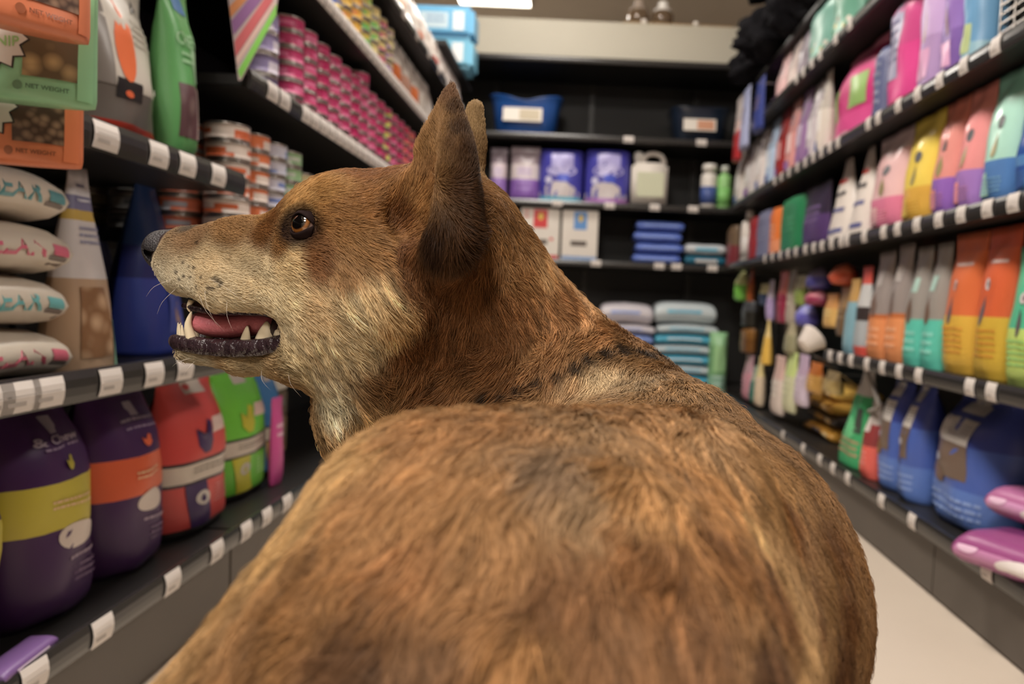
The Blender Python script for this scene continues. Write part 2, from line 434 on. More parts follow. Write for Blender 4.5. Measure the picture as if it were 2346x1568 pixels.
def pillow(name, label, cat, W, D, H, zones, loc, rz, group=None, front=None, sag=0.0, tilt=(0, 0)):
    """soft pack lying flat; zones colour it from front edge to back; front = colour of the front edge band"""
    nu, nv = 13, 11; V, F, MI = [], [], []
    _seed[0] += 1; ph = _seed[0] * 1.3
    def pt(u, w, top):
        ex = (max(0, 1 - abs(u) ** 12)) ** 0.25 * (max(0, 1 - abs(w) ** 4)) ** 0.45
        z = H / 2 + (H / 2 * ex * (1 if top else -1)) * (1.0 if top else 0.94)
        z += sag * (abs(u) ** 2) * H * (-1)
        z += 0.02 * H * math.sin(5 * u + 4 * w + ph) * ex
        return (u * W / 2, w * D / 2, z + 0.001)
    us = [math.copysign(1 - (1 - abs(2 * i / (nu - 1) - 1)) ** 2.2, 2 * i / (nu - 1) - 1) for i in range(nu)]; ws = [math.sin((2 * j / (nv - 1) - 1) * math.pi / 2) for j in range(nv)]
    for top in (True, False):
        for w in ws:
            for u in us: V.append(pt(u, w, top))
    o_ = nu * nv
    for j in range(nv - 1):
        wm = ((ws[j] + ws[j + 1]) / 2 + 1) / 2
        k = next((q for q, z in enumerate(zones) if wm < z[0]), len(zones) - 1)
        for i in range(nu - 1):
            a = j * nu + i; F.append((a, a + 1, a + nu + 1, a + nu)); MI.append(k)
            a += o_; F.append((a, a + nu, a + nu + 1, a + 1)); MI.append(0 if front is None else len(zones))
    me = mesh(name, V, F)
    for z in zones: me.materials.append(foil(z[1]))
    if front is not None: me.materials.append(foil(front))
    me.polygons.foreach_set('material_index', MI)
    bm = bmesh.new(); bm.from_mesh(me); bmesh.ops.remove_doubles(bm, verts=bm.verts, dist=0.0012); bm.to_mesh(me); bm.free()
    o = link(name, me, None, None, True); o.location = loc; o.rotation_euler = (tilt[0], tilt[1], rz); tag(o, label, cat, group)
    def surf(u, v, off=0.0):
        # the rounded front edge, v from bottom (0) to top (1)
        a = (v - 0.5) * 2.2
        ex = (max(0, 1 - abs(u) ** 12)) ** 0.25
        w = -(max(0, 1 - abs(math.sin(a * .9)) ** 2.2)) ** 0.45
        z = H / 2 + H / 2 * ex * math.sin(a * .9) * .98 - sag * u * u * H
        return (u * W / 2, (w * 0.985 - off / D * 2 - .012) * D / 2, z)
    it = Item(o, surf)
    it.top = lambda u, v, off=0.0: tuple(np.array(pt(u, v * 2 - 1, True)) + np.array((0, 0, off)))
    return it
def lathe(prof, n=20):
    V, F = [], []
    for (r, z) in prof:
        for i in range(n):
            a = 2 * math.pi * i / n; V.append((r * math.cos(a), r * math.sin(a), z))
    for j in range(len(prof) - 1):
        for i in range(n): F.append((j * n + i, j * n + (i + 1) % n, (j + 1) * n + (i + 1) % n, (j + 1) * n + i))
    F.append(tuple(range(n - 1, -1, -1))); F.append(tuple(range((len(prof) - 1) * n, len(prof) * n)))
    return V, F
CAN_R, CAN_H = 0.0405, 0.0335
TIN_M = mat('tin_metal', (176, 168, 162), 0.3, metal=0.85)
_can = {}
def can_meshes(rgb, rgb2, R=CAN_R, Hh=CAN_H):
    k = (rgb, rgb2, R, Hh)
    if k not in _can:
        V, F = lathe([(R * .86, 0), (R * .98, .0015), (R, .003), (R * .97, .005), (R * .97, Hh - .005), (R, Hh - .003), (R * .98, Hh - .001), (R * .9, Hh - .0005), (R * .88, Hh - .003)], 18)
        body = mesh('can', V, F); body.materials.append(TIN_M); body.polygons.foreach_set('use_smooth', [True] * len(body.polygons))
        n = 18; V, F, MI = [], [], []
        zs = [.0052, Hh * .36, Hh * .62, Hh - .0052]
        for (r) in (R * .985, R * .972):
            for z in zs:
                for i in range(n): a = 2 * math.pi * i / n; V.append((r * math.cos(a), r * math.sin(a), z))
        for j in range(3):
            for i in range(n):
                F.append((j * n + i, j * n + (i + 1) % n, (j + 1) * n + (i + 1) % n, (j + 1) * n + i)); MI.append(1 if (j == 1 and (i % 6) < 3) or (j == 0 and rgb2 is not None and i % 9 < 4) else 0)
        o_ = 4 * n
        for j in (0, 3):
            for i in range(n):
                q = (j * n + i, o_ + j * n + i, o_ + j * n + (i + 1) % n, j * n + (i + 1) % n); F.append(q if j else q[::-1]); MI.append(0)
        lab = mesh('can_label', V, F); lab.materials.append(foil(rgb, .35, .03)); lab.materials.append(foil(rgb2 or rgb, .35, .03))
        lab.polygons.foreach_set('material_index', MI); lab.polygons.foreach_set('use_smooth', [True] * len(lab.polygons))
        _can[k] = (body, lab)
    return _can[k]
ORD = ['lowest', 'second', 'third', 'fourth', 'fifth', 'sixth', 'seventh', 'eighth', 'ninth']
ORDN = ['first', 'second', 'third', 'fourth', 'fifth', 'sixth', 'seventh', 'eighth', 'ninth', 'tenth', 'eleventh', 'twelfth', 'thirteenth', 'fourteenth', 'fifteenth', 'sixteenth', 'seventeenth', 'eighteenth', 'nineteenth', 'twentieth']
_rr = random.Random(3)
def can_stack(x, y, z, n, rgb, rgb2, label, group, R=CAN_R, Hh=CAN_H):
    b, l = can_meshes(rgb, rgb2, R, Hh)
    for k in range(n):
        c = link('food_can', b); c.location = (x + _rr.uniform(-.0015, .0015), y + _rr.uniform(-.0015, .0015), z + k * (Hh + .0003) + .0004); c.rotation_euler = (0, 0, _rr.uniform(0, 6.28))
        tag(c, label % ORD[k], 'can', group)
        link('can_label', l, c)

# placing by the photograph's columns: a package facing the aisle between px0 and px1, top at ytop
def spanL(px0, px1, py, X): return yl(px0, py, X), yl(px1, py, X)
def put_left(px0, px1, ytop, z, X, T, Wmax=None):
    sg_ = -1 if X < 0 else 1; Xe = X + sg_ * T * 0.22
    pm = (px0 + px1) / 2; yb = proj((X, yl(pm, ytop, X), z))[1]
    a, b = spanL(px0, px1, (ytop + yb) / 2, Xe); yc = (a + b) / 2
    H = on_x(pm, ytop, Xe)[2] - z
    W = abs(b - a)
    if Wmax: W = min(W, Wmax)
    return W, float(H), (X - T / 2, yc, z + .0005)
ROOM_R = {.15: .288, .473: .306, .812: .272, 1.116: .300, 1.45: .205}
def put_right(px0, px1, ytop, z, X, T):
    W, H, (x, y, zz) = put_left(px0, px1, ytop, z, X, T)
    H = min(H, ROOM_R.get(z, H))
    return W, H, (X + T / 2, y, zz)
def put_back(px0, px1, ytop, z, Y, T):
    pm = (px0 + px1) / 2; yb = proj((xb(pm, ytop, Y), Y, z))[1]; py = (ytop + yb) / 2
    a, b = xb(px0, py, Y), xb(px1, py, Y)
    return abs(b - a), float(on_y(pm, ytop, Y)[2] - z), ((a + b) / 2, Y + T / 2, z + .0005)
RL, RRt, RB = math.pi / 2, -math.pi / 2, 0.0

def trim_rows():
    """packages standing in a row touch instead of running into each other: the farther one gives way"""
    for _ in range(3):
        side = [q for q in BAGS if abs(abs(q[0].rotation_euler[2]) - math.pi / 2) < 1e-3]
        side.sort(key=lambda q: q[0].location.y)
        for i, (a, wa, ha, ta) in enumerate(side):
            for qb in side[i + 1:]:
                b, wb, hb, tb = qb
                if abs(a.location.x - b.location.x) > (ta + tb) / 2 * .94: continue
                if a.location.z > b.location.z + hb - .004 or b.location.z > a.location.z + ha - .004: continue
                a1 = a.location.y + wa * a.scale[0] / 2; b0 = b.location.y - wb * b.scale[0] / 2
                ov = a1 - b0 + .001
                if ov <= .0015: continue
                w = wb * b.scale[0]; cut = min(ov, w * .5)
                b.scale[0] = (w - cut) / wb; b.location.y += cut / 2
                if ov > cut: b.location.y += ov - cut
# ================================================================== GOODS: left side, near unit
PUR, PUR2 = (66, 34, 82), (92, 62, 104)
def purple_bag(px0, px1, ytop, band, lab, burst, X, T):
    W, H, loc = put_left(px0, px1, ytop, 0.15, X, T)
    b = bag('pet_food_bag', lab, 'pet food bag', W, H, T, [(.40, PUR), (.60, band), (1, PUR)], loc, RL, 'sack', rough=.38, crinkle=.5, group='large purple pet food bags')
    b.panel(-.30, .42, .30, .415, (214, 200, 190), 'oval', 'bowl_print')
    b.panel(-.05, .22, .635, .70, burst, 'bird', 'animal_print')
    b.lines(.05, .735, .85, .022, 1, (150, 130, 156))
    b.panel(-.12, .12, .80, .87, (160, 148, 160), 'rect', 'logo_print')
    b.lines(.3, .25, .8, .035, 1, (170, 150, 168)); b.lines(.35, .17, .6, .09, 3, (116, 90, 124))
    b.lines(.0, .50, .7, .05, 2, (226, 190, 150))
    return b
b = purple_bag(-6, 214, 888, (196, 182, 70), 'large purple bag with a wide yellow band, standing on the lowest left shelf', (190, 178, 70), XL - .045, .15)
b.text('& Chew', .0, .775, 1.0, .036, (176, 160, 176))
b = purple_bag(190, 374, 868, (216, 98, 62), 'large purple bag with an orange band, second on the lowest left shelf', (222, 104, 70), XL - .05, .13)
b.lines(.0, .775, .95, .03, 1, (176, 160, 176))
W, H, loc = put_left(-235, -2, 905, 0.15, XL - .03, .15)
b = bag('pet_food_bag', 'purple and yellow bag cut off by the left edge of the picture', 'pet food bag', W, H, .15, [(.34, PUR), (.54, (196, 182, 70)), (1, PUR)], loc, RL, 'sack', group='large purple pet food bags')
b.lines(.35, .24, .8, .05, 2, (170, 150, 168))
p = on_z(20, 1515, .152)
pk = pillow('treat_packet', 'small purple packet lying on the lowest left shelf at the bottom left corner', 'treat packet', .10, .035, .016, [(1, (118, 88, 140))], (float(p[0]) + .018, float(p[1]) - .01, .151), RL + .1)
pk.panel(-.6, .6, .3, .7, (200, 180, 200))
def striped_bag(px0, px1, ytop, rgb, lab, X, T, accent):
    W, H, loc = put_left(px0, px1, ytop, 0.15, X, T)
    b = bag('pet_food_bag', lab, 'pet food bag', W, H, T, [(.06, (40, 36, 34)), (.33, rgb), (.35, (60, 50, 60)), (.46, (206, 194, 180)), (.48, (40, 34, 40)), (1, rgb)], loc, RL, 'sack', crinkle=.5, group='bright striped pet food bags')
    b.panel(-.55, -.05, .06, .335, accent, 'rect', 'stripe_print', skew=-.12)
    b.panel(-.48, -.12, .19, .28, (206, 198, 190), 'oval', 'badge_print', off=.0016)
    b.panel(-.40, -.22, .21, .26, accent, 'drop', 'badge_print', off=.0022)
    b.lines(.45, .22, .75, .14, 5, tuple(min(255, int(v * .6 + 100)) for v in rgb), off=.0016)
    b.lines(.1, .41, 1.2, .05, 2, (150, 138, 126))
    b.panel(-.45, .15, .50, .72, accent if accent != (40, 36, 34) else (210, 170, 60), 'bird', 'animal_print')
    b.panel(.05, .55, .62, .72, (216, 190, 180), 'rect', 'logo_print', skew=.1)
    b.panel(-.3, .35, .88, .97, (200, 190, 180), 'rect', 'logo_print')
    return b
striped_bag(372, 522, 862, (206, 78, 74), 'coral red pet food bag with a pale band on the lowest left shelf', XL - .05, .11, (62, 40, 90))
striped_bag(452, 612, 850, (112, 196, 66), 'bright green pet food bag with a pale band on the lowest left shelf', XL - .075, .10, (196, 190, 60))
striped_bag(560, 645, 850, (66, 122, 178), 'blue pet food bag with a pale band on the lowest left shelf', XL - .10, .09, (190, 150, 90))
W, H, loc = put_left(613, 652, 872, 0.15, XL - .16, .08)
for k, (zz, hh, c, l) in enumerate([(0, .10, (150, 122, 92), 'plain tan carton at the bottom of the pile behind the blue bag'), (.101, .07, (96, 80, 62), 'brown carton in the pile behind the blue bag'), (.172, .075, (208, 202, 192), 'white carton on top of the pile behind the blue bag')]):
    c_ = carton('carton', l, 'carton', .10, hh, .08, c, (loc[0] - .02, loc[1] + .03, .151 + zz), RL, 'cartons behind the blue bag'); c_.lines(0, .5, 1.2, .3, 2, (120, 150, 150))
W, H, loc = put_left(632, 648, 980, 0.15, XL - .05, .03)
b = bag('treat_packet', 'small hot pink packet at the far end of the lowest left shelf', 'treat packet', .06, .2, .025, [(1, (206, 84, 150))], loc, RL, 'pouch'); b.lines(0, .6, 1.2, .2, 2, (240, 200, 220))

# ---- middle shelf, left near: flat white pouches piled up, tall white pouch, blue bag
zc = .4755
PK = [((196, 98, 118), 'ELAN', 'lowest of the flat white pouches piled on the middle left shelf, pink lettering'),
      ((104, 168, 170), 'BEAR', 'flat white pouch with teal lettering, second from bottom in the left pile'),
      ((206, 104, 128), 'ELAN', 'flat white pouch with bright pink lettering, third in the pile on the middle left shelf'),
      ((96, 150, 156), 'BEAR', 'topmost flat white pouch with teal lettering in the pile on the middle left shelf')]
ya, yb_ = yl(-40, 700, XL - .02), yl(186, 700, XL - .02)
for k, (c, word, lab) in enumerate(PK):
    z0 = zc + k * .0635
    b = pillow('treat_pouch', lab, 'treat pouch', (yb_ - ya) * 1.0, .22, .062, [(1, (206, 196, 182))], (XL - .02 - .11, (ya + yb_) / 2 - .014 - .008 * (k % 2), z0), RL, 'flat white pouches in a pile', sag=.10)
    b.panel(.55, .88, .42, .80, c, 'rect', 'printed_panel'); b.text(word, -.12, .55, 1.1, .42, c)
    b.panel(.5, .86, .2, .4, (110, 98, 92), 'rect', 'picture_print')
    b.panel(-.9, .45, .06, .16, (226, 218, 206), 'rect', 'seam_strip')
W, H, loc = put_left(142, 274, 384, .475, XL - .018, .075)
b = bag('treat_pouch', 'tall white and brown pouch with a pale green corner beside the flat pouches', 'treat pouch', W * 1.02, H, .075, [(.46, (178, 150, 124)), (.74, (208, 202, 202)), (.79, (196, 166, 84)), (.86, (120, 118, 150)), (1, (204, 200, 202))], loc, RL, 'wedge')
b.panel(.45, .93, .02, .26, (142, 184, 158)); b.panel(-.6, .35, .08, .42, (150, 112, 80), 'rect', 'picture_print', m_=kibble((128, 92, 62), (196, 164, 132), 40)); b.lines(0, .66, 1.0, .1, 3, (150, 150, 176)); b.lines(-.1, .90, .8, .03, 1, (70, 74, 110)); b.lines(0, .83, 1.1, .03, 1, (214, 214, 224))
W, H, loc = put_left(292, 432, 402, .475, XL - .10, .10)
b = bag('pet_food_bag', 'tall dark blue bag with a pointed top in front of the dog nose', 'pet food bag', W, H, .11, [(.42, (52, 70, 160)), (.6, (34, 44, 110)), (1, (46, 72, 128))], loc, RL, 'wedge')
b.panel(-.1, .6, .12, .38, (82, 96, 182), 'rect', 'printed_panel'); b.panel(.1, .5, .14, .30, (196, 160, 140), 'bird', 'animal_print'); b.lines(.2, .5, .8, .06, 2, (120, 140, 200))
W, H, loc = put_left(212, 300, 520, .475, XL - .22, .10)
b = bag('pet_food_bag', 'navy bag standing in shadow behind the tall white pouch', 'pet food bag', W, H, .10, [(1, (28, 30, 74))], loc, RL, 'wedge'); b.lines(0, .5, .8, .1, 2, (60, 70, 130))

# ---- upper shelf, left near
W, H, loc = put_left(206, 356, -70, .786, XL - .03, .09)
b = bag('pet_food_bag', 'white and black bag with an orange flame shape on the upper left shelf', 'pet food bag', W, H, .10, [(.05, (190, 176, 164)), (.13, (160, 46, 32)), (.32, (104, 96, 90)), (1, (196, 188, 178))], loc, RL, 'pouch', crinkle=.6)
b.panel(-.92, -.62, .32, .95, (120, 112, 106)); b.panel(-.62, .05, .36, .86, (222, 112, 70), 'drop', 'flame_print'); b.panel(-.6, .0, .26, .37, (34, 30, 30)); b.panel(-.45, -.25, .27, .31, (206, 96, 60), 'oval', 'badge_print', off=.0016); b.panel(.2, .7, .06, .11, (190, 60, 44)); b.text('A', .45, .84, .35, .08, (90, 84, 80)); b.lines(.35, .66, .6, .16, 4, (170, 160, 150))
b.panel(.28, .42, .33, .37, (236, 232, 224), 'oval', 'round_sticker', off=.002)
W, H, loc = put_left(348, 448, -75, .786, XL - .012, .07)
b = bag('treat_pouch', 'green pouch with white lettering beside the white and orange bag', 'treat pouch', W * 1.05, H, .075, [(.0, (90, 150, 92)), (.98, (92, 152, 92)), (1, (120, 170, 110))], loc, RL, 'pouch')
b.text('CHEW', .05, .66, 1.5, .07, (150, 190, 150)); b.panel(-.7, .2, .14, .42, (96, 70, 74), 'rect', 'picture_print', m_=kibble((86, 58, 62), (140, 120, 116), 30)); b.panel(.2, .9, .14, .42, (150, 130, 124), 'rect', 'picture_print'); b.panel(-.6, .35, .80, .96, (62, 112, 160)); b.panel(.1, .6, .45, .62, (150, 186, 150), 'rect'); b.lines(-.2, .55, .6, .08, 2, (150, 190, 150))
for k in range(4):
    cc = link('storage_jar', mesh('storage_jar', *lathe([(.03, 0), (.036, .003), (.036, .052), (.033, .056), (.034, .058), (.034, .068), (.03, .07)], 16)), None, mat('jar_brown', (96, 70, 44), .4), True)
    cc.location = (XL - .25, 1.27, .787 + k * .0715); tag(cc, '%s brown jar in the dark stack at the end of the upper left shelf' % ['lowest', 'second', 'third', 'topmost'][k], 'jar', 'brown jars in shadow')

# ---- pouches clipped in front of the upper left shelf
OR_, GR_ = (214, 126, 90), (146, 198, 152)
def clip_pouch(corner, d, rz, rgb, kib, lab, word, wc, H=.135, W=.135):
    q = P(corner[0], corner[1], d); dx = np.array([math.cos(rz), math.sin(rz), 0])
    c = q - dx * (W / 2)
    b = bag('treat_pouch', lab, 'treat pouch', W, H, .046, [(1, rgb)], (float(c[0]), float(c[1]), float(c[2])), rz, 'hang', rough=.4, crinkle=.2, group='treat pouches on the clip strip')
    b.panel(.16, .80, .15, .60, (90, 64, 46), 'rect', 'picture_print', m_=kib)
    b.panel(-.66, .26, .14, .66, (60, 54, 50), 'burst', 'badge_outline', off=.0014); b.panel(-.65, .23, .155, .645, (214, 204, 192), 'burst', 'badge_print', off=.002)
    if word: b.text(word, -.18, .36, .62, .07, wc, off=.0026, rot=.06); b.panel(-.14, -.09, .50, .545, (50, 46, 44), 'oval', 'badge_print', off=.0026); b.panel(.02, .07, .515, .56, (50, 46, 44), 'oval', 'badge_print', off=.0026)
    b.text('NET WEIGHT', .46, .08, .5, .032, tuple(int(v * .6) for v in rgb)); b.panel(.06, .17, .045, .11, tuple(int(v * .72) for v in rgb), 'oval', 'seal_print')
    b.panel(.80, .97, 0.03, .92, tuple(min(255, int(v * 1.06)) for v in rgb), 'rect', 'side_seam', off=.0012)
    return b
KB = kibble((70, 46, 34), (150, 118, 96), 110)
clip_pouch((206, 104), .71, math.radians(50), OR_, KB, 'orange treat pouch at the top left corner, topmost on the clip strip', None, None)
clip_pouch((222, 252), .762, math.radians(22), GR_, kibble((100, 84, 60), (196, 168, 120), 60), 'mint green catnip treat pouch hanging on the clip strip', 'CATNIP', (150, 186, 120))
clip_pouch((190, 388), .815, math.radians(20), (216, 124, 84), KB, 'lower orange treat pouch hanging below the green one on the clip strip', None, None)
st = empty('clip_strip', tuple(map(float, P(-60, 200, .80)))); tag(st, 'clear plastic clip strip holding the orange and green treat pouches', 'clip strip')
link('strip', boxmesh('strip', -.012, .012, -.001, .001, -.25, .45), st, mat('strip_plastic', (190, 186, 180), .2))
for k in range(4): link('hook', boxmesh('hook', -.006, .006, -.012, 0, -.08 + .1 * k, -.074 + .1 * k), st, mat('strip_plastic', (190, 186, 180), .2))

# ---- slanted shelf sign where the two left units meet
def flat_sign(name, pts_px, Y, th, m_, parent=None):
    ps = [on_y(x, y, Y) for x, y in pts_px]; n = len(ps)
    V = [tuple(p) for p in ps] + [tuple(p + np.array([0, th, 0])) for p in ps]
    F = [tuple(range(n))[::-1], tuple(range(n, 2 * n))] + [(i, (i + 1) % n, n + (i + 1) % n, n + i) for i in range(n)]
    return link(name, mesh(name, V, F), parent, m_)
sg = flat_sign('shelf_sign', [(518, -40), (640, -40), (632, 30), (552, 184), (546, 184)], 1.372, .002, foil((196, 178, 178), .4, .05))
tag(sg, 'white sign with orange, purple and red diagonal stripes beside the pink cans', 'sign')
for pts_, c in [([(528, 40), (600, -40), (575, -40), (526, 15)], (214, 142, 96)), ([(535, 80), (615, -20), (600, -40), (530, 48)], (150, 106, 156)), ([(540, 130), (626, 0), (618, -20), (537, 95)], (206, 106, 110)), ([(543, 150), (630, 10), (628, 2), (541, 133)], (222, 190, 180)), ([(551, 180), (632, 36), (634, 8), (545, 162)], (134, 200, 92))]:
    flat_sign('stripe_print', pts_, 1.3712, .0006, foil(c, .4, .05), sg)

# ================================================================== GOODS: left side, far unit
GC = 'cans stacked on the lower can shelf'
cx0 = XL - .012 - CAN_R
COLS = [((222, 206, 196), (206, 104, 66)), ((216, 120, 78), (224, 208, 198)), ((206, 206, 222), (110, 130, 190)), ((150, 190, 140), (206, 214, 200)), ((218, 204, 160), (196, 160, 70))]
HTS = [6, 6, 6, 6, 5]
for i, ((c1, c2), n) in enumerate(zip(COLS, HTS)):
    can_stack(cx0, SB + .047 + i * .0865, .692, n, c1, c2, '%%s can in the %s stack of %s cans, lower can shelf' % (['near', 'second', 'middle', 'fourth', 'far'][i], ['white and orange', 'orange', 'white and blue', 'green', 'cream and yellow'][i]), GC)
for j in range(1, 4):
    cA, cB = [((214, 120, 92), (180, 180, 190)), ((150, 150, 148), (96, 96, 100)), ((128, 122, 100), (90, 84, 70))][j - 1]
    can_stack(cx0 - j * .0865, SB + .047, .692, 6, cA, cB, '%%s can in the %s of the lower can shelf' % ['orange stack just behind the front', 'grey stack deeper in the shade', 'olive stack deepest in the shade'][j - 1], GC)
    if j == 1:
        for i in (1, 2, 3): can_stack(cx0 - .0865, SB + .047 + i * .0865, .692, 5, (214, 170, 150), (190, 120, 90), '%%s can in the hidden back row, %s stack, of the lower can shelf' % ORDN[i], GC)
# pink can wall
PY0 = yl(652, 120, cx0)
GP = 'pink cans piled on the can shelf'
NP = 15
for i in range(NP):
    lime = i in (9, 10)
    n = [6, 6, 6, 6, 6, 6, 7, 6, 6, 6, 6, 6, 6, 6, 5][i]
    c1, c2 = ((196, 62, 112), (226, 120, 160)) if i % 3 != 2 else ((184, 40, 96), (206, 74, 124))
    if lime and i == 9: c2 = (206, 214, 110)
    if i > 11: c1, c2 = (206, 70, 100), (224, 130, 110)
    can_stack(cx0, PY0 + i * .0855, .978, n, c1, c2, '%%s pink can up in the %s column of the pink can shelf' % ORDN[i], GP)
for k in range(4):
    y0 = yl(600, 150, cx0) - .01
    can_stack(cx0 + .0, y0 - .0, .978 + 0, 4, (150, 138, 180), (214, 206, 220), '%s lilac cup in the short stack behind the striped sign', 'lilac cups behind the sign', .036, .042) if k == 0 else None
GW = 'white cans at the end of the pink cans'
for i in range(3): can_stack(cx0, PY0 + (NP + i) * .0865 + .03, .978, 5 - i, (222, 210, 206), (200, 180, 190), '%%s white can in the %s white column past the pink cans' % ORDN[i], GW)
# upper shelf with cups and boxes
GY_ = 'yellow and pale cans on the top can shelf'
ty0 = yl(790, 40, cx0)
PAL = [((226, 206, 206), (226, 160, 170)), ((224, 214, 206), (150, 190, 150)), ((226, 210, 204), (230, 170, 180)), ((222, 212, 200), (206, 120, 140)), ((222, 196, 110), (110, 130, 196)), ((226, 196, 100), (96, 120, 190)), ((228, 186, 90), (226, 150, 80)), ((230, 180, 80), (220, 130, 70)), ((214, 196, 100), (110, 180, 90)), ((226, 206, 140), (130, 190, 100)), ((226, 206, 140), (196, 100, 120)), ((220, 206, 150), (150, 110, 160))]
for i, (c1, c2) in enumerate(PAL):
    can_stack(cx0, 1.50 + i * .0875, 1.258, 5, c1, c2, '%%s can in the %s stack on the top can shelf, %s' % (ORDN[i], 'pale pink and white' if i < 4 else 'yellow'), GY_)
for i in range(5):
    W = .12
    b = bag('treat_pouch', '%s from the yellow cans of the white and orange pouches on the top can shelf' % ORDN[i], 'treat pouch', W, .19, .06, [(.5, [(206, 110, 60), (196, 150, 130), (220, 120, 70), (206, 196, 186), (214, 206, 200)][i]), (1, (216, 206, 198))], (XL - .05, 2.60 + i * .135, 1.2585), RL, 'pouch', group='white and orange pouches on the top can shelf')
    b.lines(0, .7, 1.2, .2, 3, (170, 150, 150))
for i in range(6):
    c = [(224, 216, 208), (226, 170, 120), (232, 226, 216), (216, 120, 80), (226, 214, 206), (190, 80, 70)][i]
    b = bag('treat_pouch', '%s from the near end of the pale pouches on the very top left shelf' % ORDN[i], 'treat pouch', .13, .16, .06, [(.4, c), (1, (226, 218, 210))], (XL - .045, 2.45 + i * .15, 1.5005), RL, 'pouch', group='pale pouches on the very top left shelf'); b.lines(0, .6, 1.2, .2, 3, (190, 160, 150))
for i in range(4):
    b = bag('treat_pouch', '%s of the white pouches hanging over the far end of the very top left shelf' % ORDN[i], 'treat pouch', .13, .17, .06, [(.3, (206, 190, 184)), (1, (222, 212, 206))], (XL - .045, 3.36 + i * .14, 1.5005), RL, 'pouch', group='white pouches at the far top'); b.lines(0, .6, 1.2, .2, 3, (190, 170, 170))
for i in range(4):
    b = bag('treat_pouch', '%s of the cream pouches at the far end of the pink can shelf' % ORDN[i], 'treat pouch', .12, .2, .06, [(.45, (214, 196, 186)), (1, (222, 212, 206))], (XL - .045, 3.30 + i * .16, .9785), RL, 'pouch', group='cream pouches by the pink cans'); b.lines(0, .6, 1.2, .2, 3, (190, 170, 170))
for k, (c, l) in enumerate([((120, 186, 214), 'lower light blue pack on top of the far left shelving'), ((110, 176, 214), 'upper light blue pack on top of the far left shelving')]):
    b = carton('litter_pack', l, 'litter pack', .30, .145, .2, c, (XL - .10, 3.80, 1.680 + k * .146), 0, 'light blue packs', bev=.02)
    b.panel(-.7, .2, .25, .75, (196, 216, 226)); b.panel(.35, .7, .2, .8, (226, 230, 232)); b.lines(-.2, .5, .6, .3, 2, (100, 140, 180))
link('top_board', boxmesh('top_board', XL - DEP, XL, 3.3, YE_L, 1.655, 1.678, .003), gl2, SHELF_M)

# ================================================================== GOODS: far end
def fy(x): return x
W, H, loc = put_back(1116, 1288, 216, 1.487, YB + .05, .30)
def litter_pan(label, W, H, D, loc, rgb, rim_dip, sticker):
    n = 32; V, F = [], []
    prof = [(.80, 0), (.84, .02), (.93, .75), (1.0, .97), (1.03, 1.0), (1.0, 1.02), (.90, .78), (.80, .06)]
    for (r, z) in prof:
        for i in range(n):
            a = 2 * math.pi * i / n; c, s = math.cos(a), math.sin(a)
            q = 1.0 / (abs(c) ** 5 + abs(s) ** 5) ** .2
            dip = 1 - rim_dip * max(0, (z - .5) * 2) * math.exp(-(c / .45) ** 2)
            V.append((W / 2 / 1.03 * r * c * q, D / 2 / 1.03 * r * s * q, H * z * dip))
    for j in range(len(prof) - 1):
        for i in range(n): F.append((j * n + i, j * n + (i + 1) % n, (j + 1) * n + (i + 1) % n, (j + 1) * n + i))
    F.append(tuple(range(n - 1, -1, -1))); F.append(tuple(range((len(prof) - 1) * n, len(prof) * n)))
    o = link('litter_pan', mesh('litter_pan', V, F), None, mat('pan_plastic_%d' % rgb[2], rgb, .25, spec=.6), True); o.location = loc; tag(o, label, 'litter pan', 'litter pans on the far top shelf')
    s = boxmesh('paper_sticker', -W * .26, W * .26, -.0015, 0, -H * .17, H * .17); s_o = link('paper_sticker', s, o, foil((226, 218, 208), .5, .05)); s_o.location = (-W * .03, -D / 2 * .955, H * .52); s_o.rotation_euler = (-.17, 0, 0)
    s = boxmesh('sticker_print', -W * .05, W * .22, -.0015, 0, -H * .13, H * .13); p_o = link('sticker_print', s, o, foil(sticker, .5, .05)); p_o.location = (-W * .02, -D / 2 * .955 - .0018, H * .52); p_o.rotation_euler = (-.17, 0, 0)
    return o
litter_pan('shiny blue litter pan with a white sticker behind the dog ears', W, H, .30, loc, (34, 78, 146), .14, (190, 176, 150))
W, H, loc = put_back(1536, 1680, 246, 1.487, YB + .05, .30)
litter_pan('dark navy litter pan with a white sticker, right end of top far shelf', W, H, .30, loc, (28, 38, 54), .02, (206, 150, 120))
